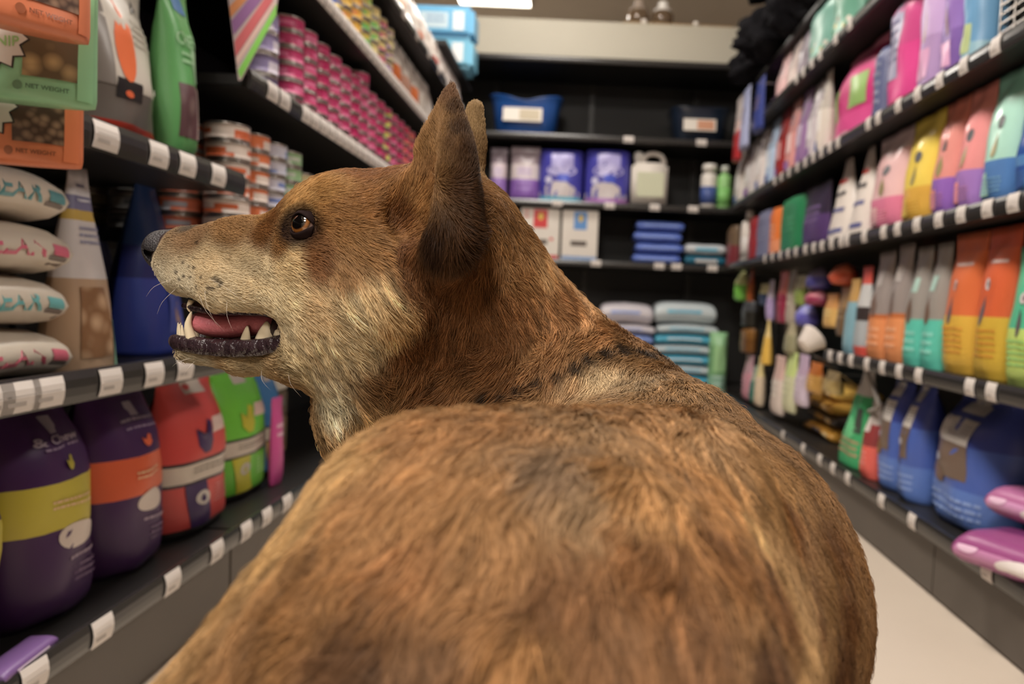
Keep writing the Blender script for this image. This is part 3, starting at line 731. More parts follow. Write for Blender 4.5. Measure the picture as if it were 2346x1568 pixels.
# shelf 1.128: litter bags, jug, bottles
for (x0, x1, yt, lab, z) in [(1120, 1160, 335, 'grey and lilac litter bag half hidden by the dog ear on the second far shelf', [(.42, (150, 116, 186)), (.7, (206, 190, 196)), (1, (130, 116, 124))]), (1166, 1236, 332, 'grey and violet litter bag beside the dog ear on the second far shelf', [(.40, (140, 100, 180)), (.68, (210, 198, 198)), (1, (150, 134, 140))])]:
    W, H, loc = put_back(x0, x1, yt, 1.128, YB + .03, .12); b = bag('litter_bag', lab, 'litter bag', W, H, .12, z, loc, RB, 'pouch', group='grey litter bags'); b.panel(-.5, .5, .45, .62, (196, 180, 200)); b.lines(0, .25, 1.2, .2, 2, (170, 140, 206))
for (x0, x1, lab, base) in [(1234, 1336, 'left purple-blue litter bag with a teal foot on the second far shelf', (96, 176, 200)), (1340, 1444, 'right purple-blue litter bag with a lilac foot on the second far shelf', (176, 120, 190))]:
    W, H, loc = put_back(x0, x1, 342, 1.128, YB + .03, .13)
    b = bag('litter_bag', lab, 'litter bag', W, H, .13, [(.12, base), (1, (74, 72, 168))], loc, RB, 'block', group='purple-blue litter bags')
    b.panel(-.95, .85, .12, .42, (206, 196, 196), 'arch', 'hill_print'); b.panel(-.45, .55, .68, .93, (176, 170, 222), 'rect', 'lettering_block'); b.panel(-.65, .7, .5, .72, (190, 184, 228), 'oval', 'lettering_block'); b.panel(-.15, .35, .40, .54, (80, 96, 206), 'rect', 'printed_panel', off=.0016); b.panel(-.7, -.4, .36, .5, (206, 202, 226), 'oval', 'badge_print', off=.0016)
def jug(label, W, H, D, loc):
    bm = bmesh.new(); bmesh.ops.create_cube(bm, size=1.0)
    for v in bm.verts: v.co.x *= W; v.co.y *= D; v.co.z = (v.co.z + .5) * H * .80
    bmesh.ops.bevel(bm, geom=bm.edges[:], offset=.018, segments=3, affect='EDGES')
    me = bpy.data.meshes.new('cleaner_jug'); bm.to_mesh(me); bm.free()
    o = link('cleaner_jug', me, None, mat('jug_plastic', (222, 214, 204), .35), True); o.location = loc; tag(o, label, 'jug')
    V, F = [], []   # handle: bent tube over the shoulder
    pth = curve_pts0([(-W * .18, 0, H * .78), (-W * .15, 0, H * .92), (W * .05, 0, H * .99), (W * .32, 0, H * .95), (W * .42, 0, H * .80)], 16)
    link('handle', tube_mesh('handle', pth, .014, 8), o, mat('jug_plastic', (222, 214, 204), .35), True)
    link('cap', mesh('cap', *[x for x in lathe([(.022, H * .80), (.022, H * .86), (.026, H * .865), (.026, H * .97), (.022, H)], 14)]), o, mat('jug_cap', (232, 228, 220), .4), True).location = (-W * .32, 0, 0)
    lb = boxmesh('paper_label', -W * .36, W * .40, -D / 2 - .002, -D / 2 + .001, H * .18, H * .62); link('paper_label', lb, o, foil((206, 208, 180), .5, .05))
    return o
def curve_pts0(ctrl, n):
    ctrl = np.array(ctrl, float); k = len(ctrl); out = []
    for s1 in np.linspace(0, k - 1, n):
        i = min(int(s1), k - 2); f = s1 - i
        p0, p1, p2, p3 = ctrl[max(i - 1, 0)], ctrl[i], ctrl[i + 1], ctrl[min(i + 2, k - 1)]
        out.append(0.5 * ((2 * p1) + (-p0 + p2) * f + (2 * p0 - 5 * p1 + 4 * p2 - p3) * f * f + (-p0 + 3 * p1 - 3 * p2 + p3) * f ** 3))
    return out
def tube_mesh(name, path, r, n=8):
    V, F = [], []
    for i, p in enumerate(path):
        t = path[min(i + 1, len(path) - 1)] - path[max(i - 1, 0)]; t = t / np.linalg.norm(t)
        s = np.cross(t, [0, 1, 0.001]); s /= np.linalg.norm(s); u = np.cross(t, s)
        rr = r[i] if not np.isscalar(r) else r
        for q in range(n): a = 2 * math.pi * q / n; V.append(p + s * rr * math.cos(a) + u * rr * math.sin(a))
    for i in range(len(path) - 1):
        for q in range(n): F.append((i * n + q, i * n + (q + 1) % n, (i + 1) * n + (q + 1) % n, (i + 1) * n + q))
    F.append(tuple(range(n - 1, -1, -1))); F.append(tuple(range((len(path) - 1) * n, len(path) * n)))
    return mesh(name, V, F)
W, H, loc = put_back(1448, 1530, 346, 1.128, YB + .03, .13); jug('large white plastic jug with a looped handle on the second far shelf', W, H, .13, loc)
def bottle(name, label, W, H, loc, rgb, capc, lab2, cat='bottle', capw=.6, group=None):
    V, F = lathe([(W * .44, 0), (W * .5, .006), (W * .5, H * .72), (W * .44, H * .78), (W * .22, H * .82), (W * .22, H * .85)], 18)
    o = link(name, mesh(name, V, F), None, mat('bottle_plastic_%d_%d' % (rgb[0], rgb[2]), rgb, .35), True); o.location = loc; tag(o, label, cat, group)
    link('cap', mesh('cap', *lathe([(W * .5 * capw, H * .85), (W * .5 * capw, H * .97), (W * .42 * capw, H)], 16)), o, mat('cap_%d_%d' % (capc[0], capc[2]), capc, .35), True)
    V, F = lathe([(W * .505, H * .12), (W * .505, H * .50)], 18); link('paper_label', mesh('paper_label', V, F), o, foil(lab2, .45, .03), True)
    return o
W, H, loc = put_back(1608, 1646, 374, 1.128, YB + .03, .09); bottle('cleaner_bottle', 'white bottle with a blue label on the second far shelf', W, H, loc, (226, 220, 212), (232, 228, 220), (70, 90, 150), capw=.9)
W, H, loc = put_back(1646, 1678, 378, 1.128, YB + .03, .08); bottle('cleaner_bottle', 'pale green bottle beside the white one on the second far shelf', W, H, loc, (150, 206, 130), (206, 210, 200), (130, 196, 110))
# shelf .812: white cartons, blue packs
for (x0, x1, yt, lab, c) in [(1192, 1281, 477, 'white carton with a red square on the third far shelf', (206, 56, 58)), (1287, 1369, 482, 'white carton with a blue square on the third far shelf', (96, 146, 206))]:
    W, H, loc = put_back(x0, x1, yt, .812, YB + .03, .10); b = carton('litter_carton', lab, 'carton', W, H, .10, (224, 216, 206), loc, RB, 'white litter cartons')
    b.panel(-.35, .38, .62, .97, c); b.panel(-.12, .18, .76, .92, (222, 190, 80), 'burst', 'star_print', off=.0016); b.panel(-.5, .4, .30, .40, (96, 86, 80), 'rect', 'cat_print'); b.panel(-.97, .97, .01, .10, c if c[0] > 150 else (140, 170, 214))
    if c[0] > 150: b.panel(.5, .7, .38, .44, (206, 60, 60), 'oval', 'badge_print'); b.lines(-.7, .85, .3, .2, 2, (206, 90, 90))
W, H, loc = put_back(1452, 1562, 500, .812, YB + .03, .22)
hs = .245 / 4
GBP = 'blue soft packs stacked on the third far shelf'
for k in range(4):
    b = pillow('litter_pack', '%s blue soft pack in the stack on the third far shelf' % ['lowest', 'second', 'third', 'topmost'][k], 'litter pack', W, .22, hs * .96, [(1, (92, 116, 196))], (loc[0] + .012 * (k % 2), YB + .14, .8125 + k * hs), RB, GBP)
    b.panel(-.75, .75, .52, .86, (150, 170, 222)); b.lines(0, .66, 1.2, .2, 1, (206, 200, 190)); b.panel(-.9, .9, .1, .25, (70, 80, 160))
W, H, loc = put_back(1570, 1664, 556, .812, YB + .02, .2)
for k, (c, l) in enumerate([((38, 104, 130), 'lower teal and white soft pack at the right of the third far shelf'), ((206, 210, 214), 'upper white and sky blue soft pack at the right of the third far shelf')]):
    b = pillow('litter_pack', l, 'litter pack', W * .98, .2, .062, [(1, c)], (loc[0], YB + .125, .8125 + k * .064), RB, 'teal soft packs'); b.panel(-.5, .6, .35, .75, (210, 206, 204) if k == 0 else (96, 176, 206))
# lowest far shelf: stacks of big soft bags
GSB = 'big soft bags stacked on the lowest far shelf'
for (x0, x1, top, n, cs, nm) in [(1378, 1500, 694, 7, [(206, 200, 206), (128, 150, 210)], 'white and blue'), (1504, 1646, 692, 7, [(200, 210, 214), (84, 176, 206)], 'white and aqua')]:
    Yf = YB + .02; W = xb(x1, 730, Yf) - xb(x0, 730, Yf); xc = (xb(x1, 730, Yf) + xb(x0, 730, Yf)) / 2
    zt = float(on_y((x0 + x1) / 2, top, Yf)[2]); hh = (zt - .15) / n * 1.0
    for k in range(n):
        top_ = k == n - 1; z0 = .1505 + k * hh * .86; h_ = (zt - z0) if top_ else hh * .84
        b = pillow('litter_bag', '%s bag up in the %s stack of soft bags, lowest far shelf' % (ORDN[k], nm), 'litter bag', W, .3, h_, [(.5, cs[0] if top_ or k % 2 else cs[1]), (1, cs[0])], (xc + .008 * ((k * 7) % 3 - 1), Yf + .155, z0), RB, GSB, sag=.10 if top_ else .16)
        b.panel(-.92, .92, .10, .36, (44, 104, 140) if x0 > 1500 else (96, 116, 190)); b.panel(-.6, .5, .5, .85, cs[1] if top_ or k % 2 else (226, 226, 228)); b.lines(0, .65, .8, .2, 2, (190, 196, 214), off=.002)
W, H, loc = put_back(1632, 1676, 742, .15, YB - .22, .1); b = bag('litter_bag', 'pale green bag standing before the aqua soft bags at the far end', 'litter bag', W, .46, .12, [(.5, (130, 176, 150)), (.85, (120, 170, 120)), (1, (150, 200, 150))], (loc[0], YB - .1, .0005), RB, 'block'); b.panel(-.6, .6, .55, .85, (160, 206, 150)); b.lines(0, .35, 1.2, .3, 4, (180, 210, 200))
# jars and board on the fascia
tb = link('wooden_board', boxmesh('wooden_board', xb(1425, 64, YB + .2), xb(1672, 72, YB + .2), YB + .10, YB + .30, 2.126, 2.146, .003), None, mat('board_wood', (150, 122, 84), .6, noise=.2, nscale=20)); tag(tb, 'thin tan wooden board lying on the beige fascia', 'board')
GLASS = mat('jar_glass', (206, 190, 170), .05, trans=.9)
for (x, lab, lidc, s) in [(1462, 'glass jar with a dull knob lid standing on the beige fascia', (176, 160, 146), 1.0), (1517, 'glass jar with a bright white knob lid on the beige fascia', (250, 246, 240), 1.0)]:
    X = xb(x, 60, YB + .2)
    o = link('glass_jar', mesh('glass_jar', *lathe([(.055, 0), (.062, .006), (.062, .075), (.05, .09), (.046, .092), (.046, .088), (.057, .072), (.057, .010), (.05, .006)], 24)), None, mat('jar_amber_glass', (150, 126, 100), .1, trans=.6), True); o.location = (X, YB + .2, 2.1465); tag(o, lab, 'jar', 'jars on the fascia')
    link('lid', mesh('lid', *lathe([(.05, .0925), (.05, .102), (.02, .106), (.012, .108), (.024, .116), (.03, .13), (.024, .146), (.008, .152)], 20)), o, mat('jar_lid_%d' % lidc[0], lidc, .25, emit=None), True)
for (x, y, l) in [(1476, 66, 'small white knob on the fascia edge below the jars'), (1595, 70, 'small white knob on the fascia edge right of the jars')]:
    p = on_y(x, y, YB + .055); k_ = link('ceiling_hook', mesh('round_knob', *lathe([(.004, -.02), (.012, -.016), (.016, -.006), (.014, .004), (.004, .008)], 14)), None, mat('knob_white', (240, 232, 222), .3), True); k_.name = 'round_knob'; k_.location = (float(p[0]), YB + .085, 2.1465); tag(k_, l, 'knob', 'white knobs on the fascia')
# ================================================================== GOODS: right side
def rbag(px0, px1, ytop, z, zones, label, prof='pouch', T=.06, dx=.02, name='treat_pouch', cat='treat pouch', group=None, lean=0.0, wk=1.0, crinkle=.35, rough=.34):
    W, H, loc = put_right(px0, px1, ytop, z, XR + dx, T)
    return bag(name, label, cat, W * wk, H, T, zones, loc, RRt, prof, lean, group, crinkle, rough)
# ---- lowest shelf
g = 'blue pet food bags on the lowest right shelf'
BL1 = (74, 98, 172)
def blue_bag(px0, px1, yt, lab, dx, T):
    b = rbag(px0, px1, yt, .15, [(.30, (92, 122, 190)), (.42, BL1), (.62, BL1), (1, (58, 70, 140))], lab, 'sack', T, dx, 'pet_food_bag', 'pet food bag', g, crinkle=.6)
    b.panel(-.58, .42, .36, .62, (112, 94, 82), 'rect', 'picture_print'); b.panel(-.62, .42, .62, .80, (190, 184, 178), 'rect', 'label_panel'); b.panel(-.36, .36, .84, .97, (176, 172, 170), 'rect', 'label_panel'); b.lines(.05, .71, .7, .10, 4, (130, 124, 122), off=.0016)
    b.panel(-.5, .0, .30, .46, (120, 90, 60), 'drop', 'animal_print', off=.0016); b.panel(-.5, -.15, .46, .52, (160, 160, 170), 'oval', 'animal_print', off=.0018); b.lines(.1, .15, 1.2, .16, 3, (140, 164, 214))
    return b
blue_bag(2140, 2302, 850, 'large round blue pet food bag at the right end of the lowest right shelf', .045, .17)
blue_bag(2078, 2168, 832, 'middle blue pet food bag with a tall grey top on the lowest right shelf', .03, .11)
blue_bag(2018, 2092, 868, 'slim blue pet food bag beside the red packet on the lowest right shelf', .03, .10)
b = rbag(1976, 2026, 920, .15, [(.42, (226, 104, 92)), (.7, (140, 60, 60)), (1, (176, 166, 160))], 'red and grey packet between the green and blue bags', 'slim', .07, .02); b.lines(0, .25, 1.0, .2, 3, (240, 160, 150)); b.panel(-.4, .4, .6, .8, (206, 196, 190))
b = rbag(1926, 2006, 812, .15, [(.72, (72, 168, 110)), (1, (196, 190, 184))], 'emerald green pet food bag with a white pointed top on the lowest right shelf', 'wedge', .12, .03, 'pet_food_bag', 'pet food bag', crinkle=.6); b.panel(-.7, .3, .25, .5, (110, 200, 140), 'oval', 'label_panel'); b.lines(0, .18, 1.2, .18, 3, (190, 150, 120)); b.panel(.2, .6, .35, .6, (70, 76, 70))
# yellow and black flat packs
yc = yr(1870, 950, XR + .1)
for k, (c, l) in enumerate([((206, 152, 64), 'lowest yellow soft pack on the lowest right shelf'), ((70, 62, 58), 'black soft pack between the yellow packs on the lowest right shelf'), ((214, 166, 78), 'yellow soft pack above the black one on the lowest right shelf'), ((222, 180, 92), 'topmost yellow soft pack on the lowest right shelf')]):
    b = pillow('chew_pack', l, 'chew pack', .30, .18, .046, [(1, c)], (XR + .19 + .012 * (k % 2), yc + .01 * k, .1505 + k * .047), RRt, 'yellow and black soft packs', sag=.15); b.panel(-.3, .35, .25, .75, (96, 88, 92) if c[0] > 100 else (206, 160, 80)); b.panel(.5, .85, .3, .7, (240, 214, 160))
# purple and white packs lying at the right end
for k, (x, y, c, l, hh) in enumerate([(2262, 1262, (150, 76, 128), 'lower purple and white packet lying at the end of the lowest right shelf', .045), (2310, 1150, (176, 106, 150), 'upper purple and white packet lying on the lower one at the right edge', .045)]):
    zz = .1505 + k * .070
    q = on_z(x, y, zz + .03)
    b = pillow('wet_food_packet', l, 'food packet', .23, .16, .066, [(.55, c), (1, (110, 50, 100))], (float(q[0]) + .06, float(q[1]) - .06 - .03 * k, zz), RRt + .45 - .2 * k, 'purple and white packets', sag=.05)
    b.panel(-.95, .0, .2, .9, (206, 150, 190) if k else (190, 130, 170)); b.panel(-.25, .85, .1, .7, (236, 228, 226), 'oval', 'white_swoosh', off=.002); b.panel(-.9, -.55, .5, .85, (226, 190, 214), 'oval', 'badge_print', off=.002)
b = rbag(2330, 2420, 1120, .15, [(.5, (110, 160, 60)), (1, (40, 36, 44))], 'green and black bag cut off by the right edge, low down', 'block', .10, .30, 'pet_food_bag', 'pet food bag')
# ---- second shelf (z .473)
z = .473; g = 'pouches standing on the second right shelf'
def two_tone(px0, px1, yt, lo, hi, top, lab, T=.075, dx=.02, grp=g, zz=z, lo_v=.42, hi_v=.86, mark=(96, 88, 92)):
    b = rbag(px0, px1, yt, zz, [(.03, tuple(int(v * .8) for v in lo)), (lo_v, lo), (hi_v, hi), (1, top)], lab, 'pouch', T, dx, group=grp, crinkle=.5)
    b.panel(-.28, .02, lo_v - .06, lo_v + .14, mark, 'drop', 'ingredient_print'); b.panel(-.22, .04, lo_v + .17, lo_v + .25, (206, 196, 196), 'oval', 'logo_print', off=.0014); b.panel(-.10, .0, lo_v + .19, lo_v + .23, mark, 'oval', 'logo_print', off=.0018)
    b.lines(.0, lo_v - .18, 1.3, .2, 5, tuple((p * 2 + q) // 3 for p, q in zip(lo, hi))); b.lines(.15, lo_v + .34, 1.0, .05, 1, (226, 206, 200))
    return b
two_tone(2236, 2330, 486, (206, 170, 66), (206, 96, 58), (190, 84, 54), 'large orange and yellow pouch second from the right edge on the second right shelf')
two_tone(2162, 2238, 520, (214, 172, 72), (212, 110, 66), (196, 100, 64), 'narrower orange and yellow pouch beside the teal pouches on the second right shelf')
two_tone(2302, 2420, 560, (190, 214, 116), (84, 186, 146), (84, 176, 140), 'lime and green pouch at the right edge of the second right shelf', dx=.015)
for (x0, x1, yt, l) in [(2118, 2166, 556, 'nearer teal and grey pouch on the second right shelf'), (2074, 2120, 566, 'farther teal and grey pouch on the second right shelf')]:
    b = rbag(x0, x1, yt, z, [(.40, (96, 196, 176)), (1, (150, 144, 138))], l, 'slim', .07, .02, group='teal and grey pouches'); b.panel(-.4, .3, .36, .58, (112, 90, 78), 'drop', 'animal_print'); b.lines(0, .2, 1.2, .2, 3, (150, 220, 206)); b.panel(-.3, .4, .62, .74, (170, 200, 190))
for (x0, x1, yt, l) in [(2034, 2074, 552, 'nearer orange and grey pouch on the second right shelf'), (1990, 2036, 576, 'farther orange and grey pouch on the second right shelf')]:
    b = rbag(x0, x1, yt, z, [(.38, (226, 146, 96)), (.42, (190, 110, 66)), (1, (148, 138, 134))], l, 'slim', .07, .02, group='orange and grey pouches'); b.panel(-.4, .35, .4, .62, (120, 100, 92), 'drop', 'animal_print'); b.lines(0, .2, 1.2, .2, 3, (240, 180, 140)); b.panel(-.3, .4, .68, .82, (176, 168, 164))
b = rbag(2200, 2240, 500, z, [(.5, (150, 70, 40)), (1, (90, 40, 30))], 'dark rust pouch standing behind the orange pouches', 'slim', .06, .20); b = rbag(2090, 2130, 520, z, [(1, (170, 84, 44))], 'burnt orange pouch standing behind the teal pouches', 'slim', .06, .17)
b = rbag(1960, 1992, 610, z, [(.12, (226, 96, 84)), (.4, (170, 176, 180)), (.55, (60, 52, 52)), (.8, (196, 196, 196)), (1, (206, 90, 80))], 'slim grey and red tube at the far end of the second right shelf', 'slim', .05, .02)
b = rbag(1934, 1958, 640, z, [(.7, (130, 170, 184)), (1, (190, 150, 90))], 'slim pale blue tube at the far end of the second right shelf', 'slim', .05, .02)
# ---- third shelf (z .812)
z = .812; g3 = 'glossy pouches on the third right shelf'
def pouch3(px0, px1, yt, lo, mid, top, lab, foot, T=.085, dx=.02, lo_v=.34, mark=(150, 140, 96)):
    b = rbag(px0, px1, yt, z, [(.03, foot), (.05, (214, 206, 110)), (lo_v, lo), (.80, mid), (1, top)], lab, 'pouch', T, dx, group=g3, crinkle=.6, rough=.2)
    b.panel(-.05, .35, lo_v + .02, lo_v + .20, mark, 'drop', 'ingredient_print'); b.panel(-.0, .4, lo_v + .22, lo_v + .32, (96, 96, 100), 'oval', 'logo_print'); b.lines(-.1, .16, 1.3, .12, 4, tuple((p * 2 + q) // 3 for p, q in zip(lo, mid)))
    b.panel(-.6, -.05, .10, .26, mid, 'rect', 'label_panel')
    return b
pouch3(2256, 2348, 108, (88, 132, 190), (176, 222, 206), (140, 204, 186), 'tall aqua and blue pouch near the right edge of the third right shelf', (70, 90, 170))
pouch3(2326, 2440, 150, (90, 140, 196), (44, 84, 160), (40, 80, 150), 'navy and blue pouch cut off by the right edge on the third right shelf', (60, 80, 160), dx=.012)
pouch3(2196, 2262, 160, (168, 126, 196), (232, 150, 150), (222, 140, 130), 'nearer salmon pink and purple pouch on the third right shelf', (110, 60, 160))
pouch3(2142, 2200, 180, (150, 106, 190), (226, 150, 142), (216, 130, 112), 'farther salmon pink and purple pouch on the third right shelf', (100, 50, 150))
pouch3(2072, 2160, 182, (224, 176, 80), (236, 208, 96), (220, 196, 84), 'shiny yellow pouch on the third right shelf', (226, 160, 60))
pouch3(1998, 2074, 212, (226, 130, 160), (232, 190, 190), (190, 170, 172), 'pale pink pouch beside the yellow one on the third right shelf', (190, 80, 120))
for (x0, x1, yt, l) in [(1952, 2002, 296, 'nearer white bag with black stripes on the third right shelf'), (1902, 1956, 318, 'farther white bag with a red stripe on the third right shelf')]:
    b = rbag(x0, x1, yt, z, [(.75, (224, 214, 206)), (1, (176, 166, 160))], l, 'wedge', .09, .02, group='white bags on the third right shelf')
    for v0, c in [(.12, (96, 100, 150)), (.36, (110, 110, 150)), (.55, (100, 96, 96)), (.7, (190, 70, 64))]: b.panel(-.7, .6, v0, v0 + .05, c, 'rect', 'stripe_print', skew=.05)
for (x0, x1, yt, zones, l, pf) in [(1836, 1892, 424, [(.5, (84, 60, 110)), (1, (50, 40, 60))], 'dark purple packet on the third right shelf', 'pouch'), (1786, 1834, 456, [(.9, (44, 128, 84)), (1, (60, 140, 96))], 'dark green packet on the third right shelf', 'block'), (1764, 1788, 478, [(.35, (232, 150, 110)), (1, (226, 122, 60))], 'orange packet beside the dark green one on the third right shelf', 'block'), (1732, 1764, 486, [(1, (120, 122, 150))], 'slate blue packet on the third right shelf', 'block'), (1716, 1734, 500, [(1, (150, 44, 48))], 'dark red packet beside the white bottle on the third right shelf', 'block'), (1810, 1846, 396, [(1, (176, 160, 180))], 'lilac packet behind the dark packets on the third right shelf', 'slim')]:
    b = rbag(x0, x1, yt, z, zones, l, pf, .06, .02 if 'behind' not in l else .16, group='small packets on the third right shelf'); b.lines(0, .5, 1.2, .3, 3, tuple(min(255, v + 40) for v in zones[0][1]))
W, H, loc = put_right(1694, 1720, 438, z, XR + .02, .09); bottle('shampoo_bottle', 'tall white bottle on the third right shelf near the far end', .085, H, loc, (226, 218, 210), (216, 210, 204), (206, 200, 196), capw=.5)
W, H, loc = put_right(1790, 1802, 412, z, XR + .25, .05); bottle('shampoo_bottle', 'small dark bottle with a cream cap on the third right shelf', .06, .26, loc, (50, 60, 66), (222, 220, 190), (60, 70, 76))
b = rbag(1668, 1681, 520, z, [(.5, (120, 50, 56)), (1, (110, 90, 70))], 'maroon and brown packet at the far end of the third right shelf', 'block', .08, .0); b.lines(0, .4, 1.2, .3, 3, (170, 110, 106))
# ---- fourth shelf (z 1.116)
z = 1.116; g4 = 'bags on the fourth right shelf'
b = rbag(1916, 2014, 30, z, [(.30, (226, 84, 150)), (.75, (206, 62, 128)), (.9, (150, 34, 84)), (1, (226, 140, 170))], 'hot pink bag with green labels on the fourth right shelf', 'sack', .13, .03, 'pet_food_bag', 'pet food bag', g4, crinkle=.7); b.panel(-.85, -.35, .30, .62, (140, 176, 96)); b.panel(.15, .7, .34, .66, (150, 186, 110)); b.lines(-.6, .4, .3, .1, 2, (206, 216, 180), off=.0016); b.panel(-.3, .3, .04, .14, (240, 170, 190), 'oval', 'badge_print')
b = rbag(2040, 2112, -20, z, [(.12, (206, 60, 120)), (.55, (222, 76, 146)), (1, (206, 80, 140))], 'magenta bag with a silver label on the fourth right shelf', 'block', .11, .02, 'pet_food_bag', 'pet food bag', g4); b.panel(-.9, .1, .3, .95, (170, 168, 196), 'rect', 'label_panel', skew=.25); b.lines(-.2, .6, .6, .4, 5, (110, 110, 150), off=.0016)
b = rbag(2010, 2042, 110, z, [(1, (96, 104, 140))], 'slate blue packet between the pink bags on the fourth right shelf', 'block', .08, .02); b.lines(0, .5, 1.2, .6, 5, (150, 156, 180))
for (x0, x1, c, l) in [(2112, 2164, (200, 170, 216), 'farther lilac packet on the fourth right shelf'), (2164, 2216, (150, 118, 190), 'nearer violet packet on the fourth right shelf')]:
    b = rbag(x0, x1, -40, z, [(.05, (190, 190, 100)), (.5, tuple(max(0, v - 20) for v in c)), (1, c)], l, 'block', .09, .02, group='lilac packets on the fourth right shelf'); b.panel(-.5, .4, .15, .4, (222, 170, 206)); b.panel(-.1, .2, .45, .75, (176, 150, 150), 'drop', 'ingredient_print')
b = rbag(2216, 2252, -40, z, [(.3, (150, 190, 206)), (1, (110, 160, 200))], 'pale blue packet at the right end of the fourth right shelf', 'block', .09, .02); b.panel(-.5, .5, .2, .5, (190, 206, 150))
wr = empty('wire_basket', (XR + .14, yr(2340, 20, XR), z)); tag(wr, 'chrome wire basket at the right end of the fourth right shelf', 'basket')
CH = mat('chrome_wire', (190, 184, 178), .25, metal=.9)
for k in range(6): link('wire', boxmesh('wire', -.12, .12, -.0015, .0015, .01 + .018 * k, .013 + .018 * k), wr, CH).location = (0, .10, 0); 
for k in range(6): link('wire', boxmesh('wire', -.1225, -.1195, -.10, .10, .01 + .018 * k, .013 + .018 * k), wr, CH)
for k in range(5): link('wire', boxmesh('wire', -.124, -.121, -.1 + .05 * k, -.097 + .05 * k, 0, .11), wr, CH)
rows = [(1882, 1916, 150, (222, 212, 202), 'white packet beside the hot pink bag on the fourth right shelf'), (1850, 1884, 190, (200, 190, 196), 'greyish white packet, second from the hot pink bag on the fourth right shelf'), (1826, 1852, 200, (150, 116, 160), 'mauve packet, third from the hot pink bag on the fourth right shelf'), (1802, 1828, 214, (214, 150, 146), 'salmon packet, fourth from the hot pink bag on the fourth right shelf'), (1778, 1804, 236, (150, 44, 44), 'dark red packet, fifth from the hot pink bag on the fourth right shelf'), (1756, 1780, 250, (176, 196, 220), 'ice blue packet, sixth from the hot pink bag on the fourth right shelf'), (1732, 1758, 290, (220, 210, 206), 'white packet, seventh from the hot pink bag on the fourth right shelf'), (1706, 1734, 300, (206, 198, 196), 'pale grey packet, eighth from the hot pink bag on the fourth right shelf'), (1684, 1708, 310, (222, 214, 206), 'white packet at the far end of the fourth right shelf')]
for (x0, x1, yt, c, l) in rows:
    b = rbag(x0, x1, yt, z, [(.55, c), (1, tuple(int(v * .85) for v in c))], l, 'slim', .07, .015, group='small packets on the fourth right shelf'); b.panel(-.5, .5, .3, .55, tuple(int(255 - (255 - v) * .5) for v in c)); b.lines(0, .7, 1.0, .15, 2, (140, 130, 140)); b.panel(-.4, .3, .06, .2, [(190, 70, 70), (90, 110, 170), (150, 110, 170)][x0 % 3])
# ---- top shelf (z 1.45)
z = 1.45
for (x0, x1, yt, c, l) in [(1858, 1912, -70, (140, 196, 180), 'nearer pale teal packet at the top of the right shelving'), (1912, 1962, -110, (120, 186, 160), 'farther green packet with yellow spots at the top of the right shelving')]:
    l = l.replace('nearer', '@').replace('farther', 'nearer').replace('@', 'farther')
    b = rbag(x0, x1, yt, z, [(.3, c), (1, tuple(int(v * .9) for v in c))], l, 'block', .09, .015, group='teal packets on the top right shelf')
    for q in range(8): b.panel(-.8 + .2 * q, -.62 + .2 * q, .05 + (q * .37 % .3), .13 + (q * .37 % .3), [(206, 196, 120), (226, 220, 206), (90, 150, 90)][q % 3], 'oval', 'spot_print')
for (x0, x1, yt, c, l) in [(1830, 1860, 60, (150, 140, 150), 'grey packet beside the teal packets on the top right shelf'), (1806, 1832, 90, (214, 196, 190), 'cream packet, second from the teal packets on the top right shelf'), (1780, 1808, 100, (226, 186, 186), 'pale pink packet, third from the teal packets on the top right shelf'), (1764, 1786, 90, (140, 84, 150), 'purple packet behind the pale pink one on the top right shelf')]:
    b = rbag(x0, x1, yt, z, [(.4, c), (1, tuple(int(v * .9) for v in c))], l, 'slim', .07, .015 if 'behind' not in l else .09, group='packets on the top right shelf'); b.lines(0, .6, 1.0, .2, 2, (120, 110, 120))
# far end of the top shelves: hanging packets
for (x0, x1, yt, zz, zones, l) in [(1656, 1690, 180, 1.33, [(.45, (180, 50, 54)), (.6, (226, 200, 190)), (1, (200, 190, 186))], 'red and white packet hanging at the far end of the right shelving'), (1694, 1724, 195, 1.36, [(1, (170, 176, 210))], 'pale blue packet hanging second from the far end of the right shelving'), (1726, 1756, 185, 1.38, [(1, (60, 72, 140))], 'dark blue packet hanging third from the far end of the right shelving')]:
    W, H, loc = put_right(x0, x1, yt, zz, XR - .02, .04); H = min(H, 1.645 - zz)
    b = bag('treat_pouch', l, 'treat pouch', min(W * .9, .16), H, .04, zones, (loc[0] - .01, min(loc[1], 3.86), loc[2]), RRt, 'hang', group='packets hanging at the far right'); b.lines(0, .5, 1.0, .3, 3, (150, 130, 140)); link('hang_hook', boxmesh('hang_hook', -.003, .003, -.003, .08, H - .02, H - .014), b.o, CH)
# black fluffy cushions on top
FLUFF = mat('black_fluff', (22, 21, 24), .95, spec=.1, noise=.5, nscale=60, bump=1.0)
def fluffy(label, r, loc, seed):
    g_ = random.Random(seed); bm = bmesh.new(); bmesh.ops.create_icosphere(bm, subdivisions=4, radius=1.0)
    nz = Noise0(seed)
    for v in bm.verts:
        d = np.array(v.co); k = 1 + .10 * nz(d * 2.2) + .05 * nz(d * 6.0) + .03 * nz(d * 14)
        q = d * k; v.co = (q[0] * r[0], q[1] * r[1], (max(q[2], -.8) + .8) * r[2])
    me = bpy.data.meshes.new('fluffy_cushion'); bm.to_mesh(me); bm.free()
    o = link('fluffy_cushion', me, None, FLUFF, True); o.location = loc; tag(o, label, 'cushion', 'black fluffy cushions'); return o
class Noise0:
    def __init__(self, seed):
        g_ = np.random.default_rng(seed); self.k = g_.normal(size=(10, 3)) * 2; self.p = g_.uniform(0, 6.28, 10)
    def __call__(self, p): return float(np.sin(self.k @ np.asarray(p) + self.p).sum() / 2.2)
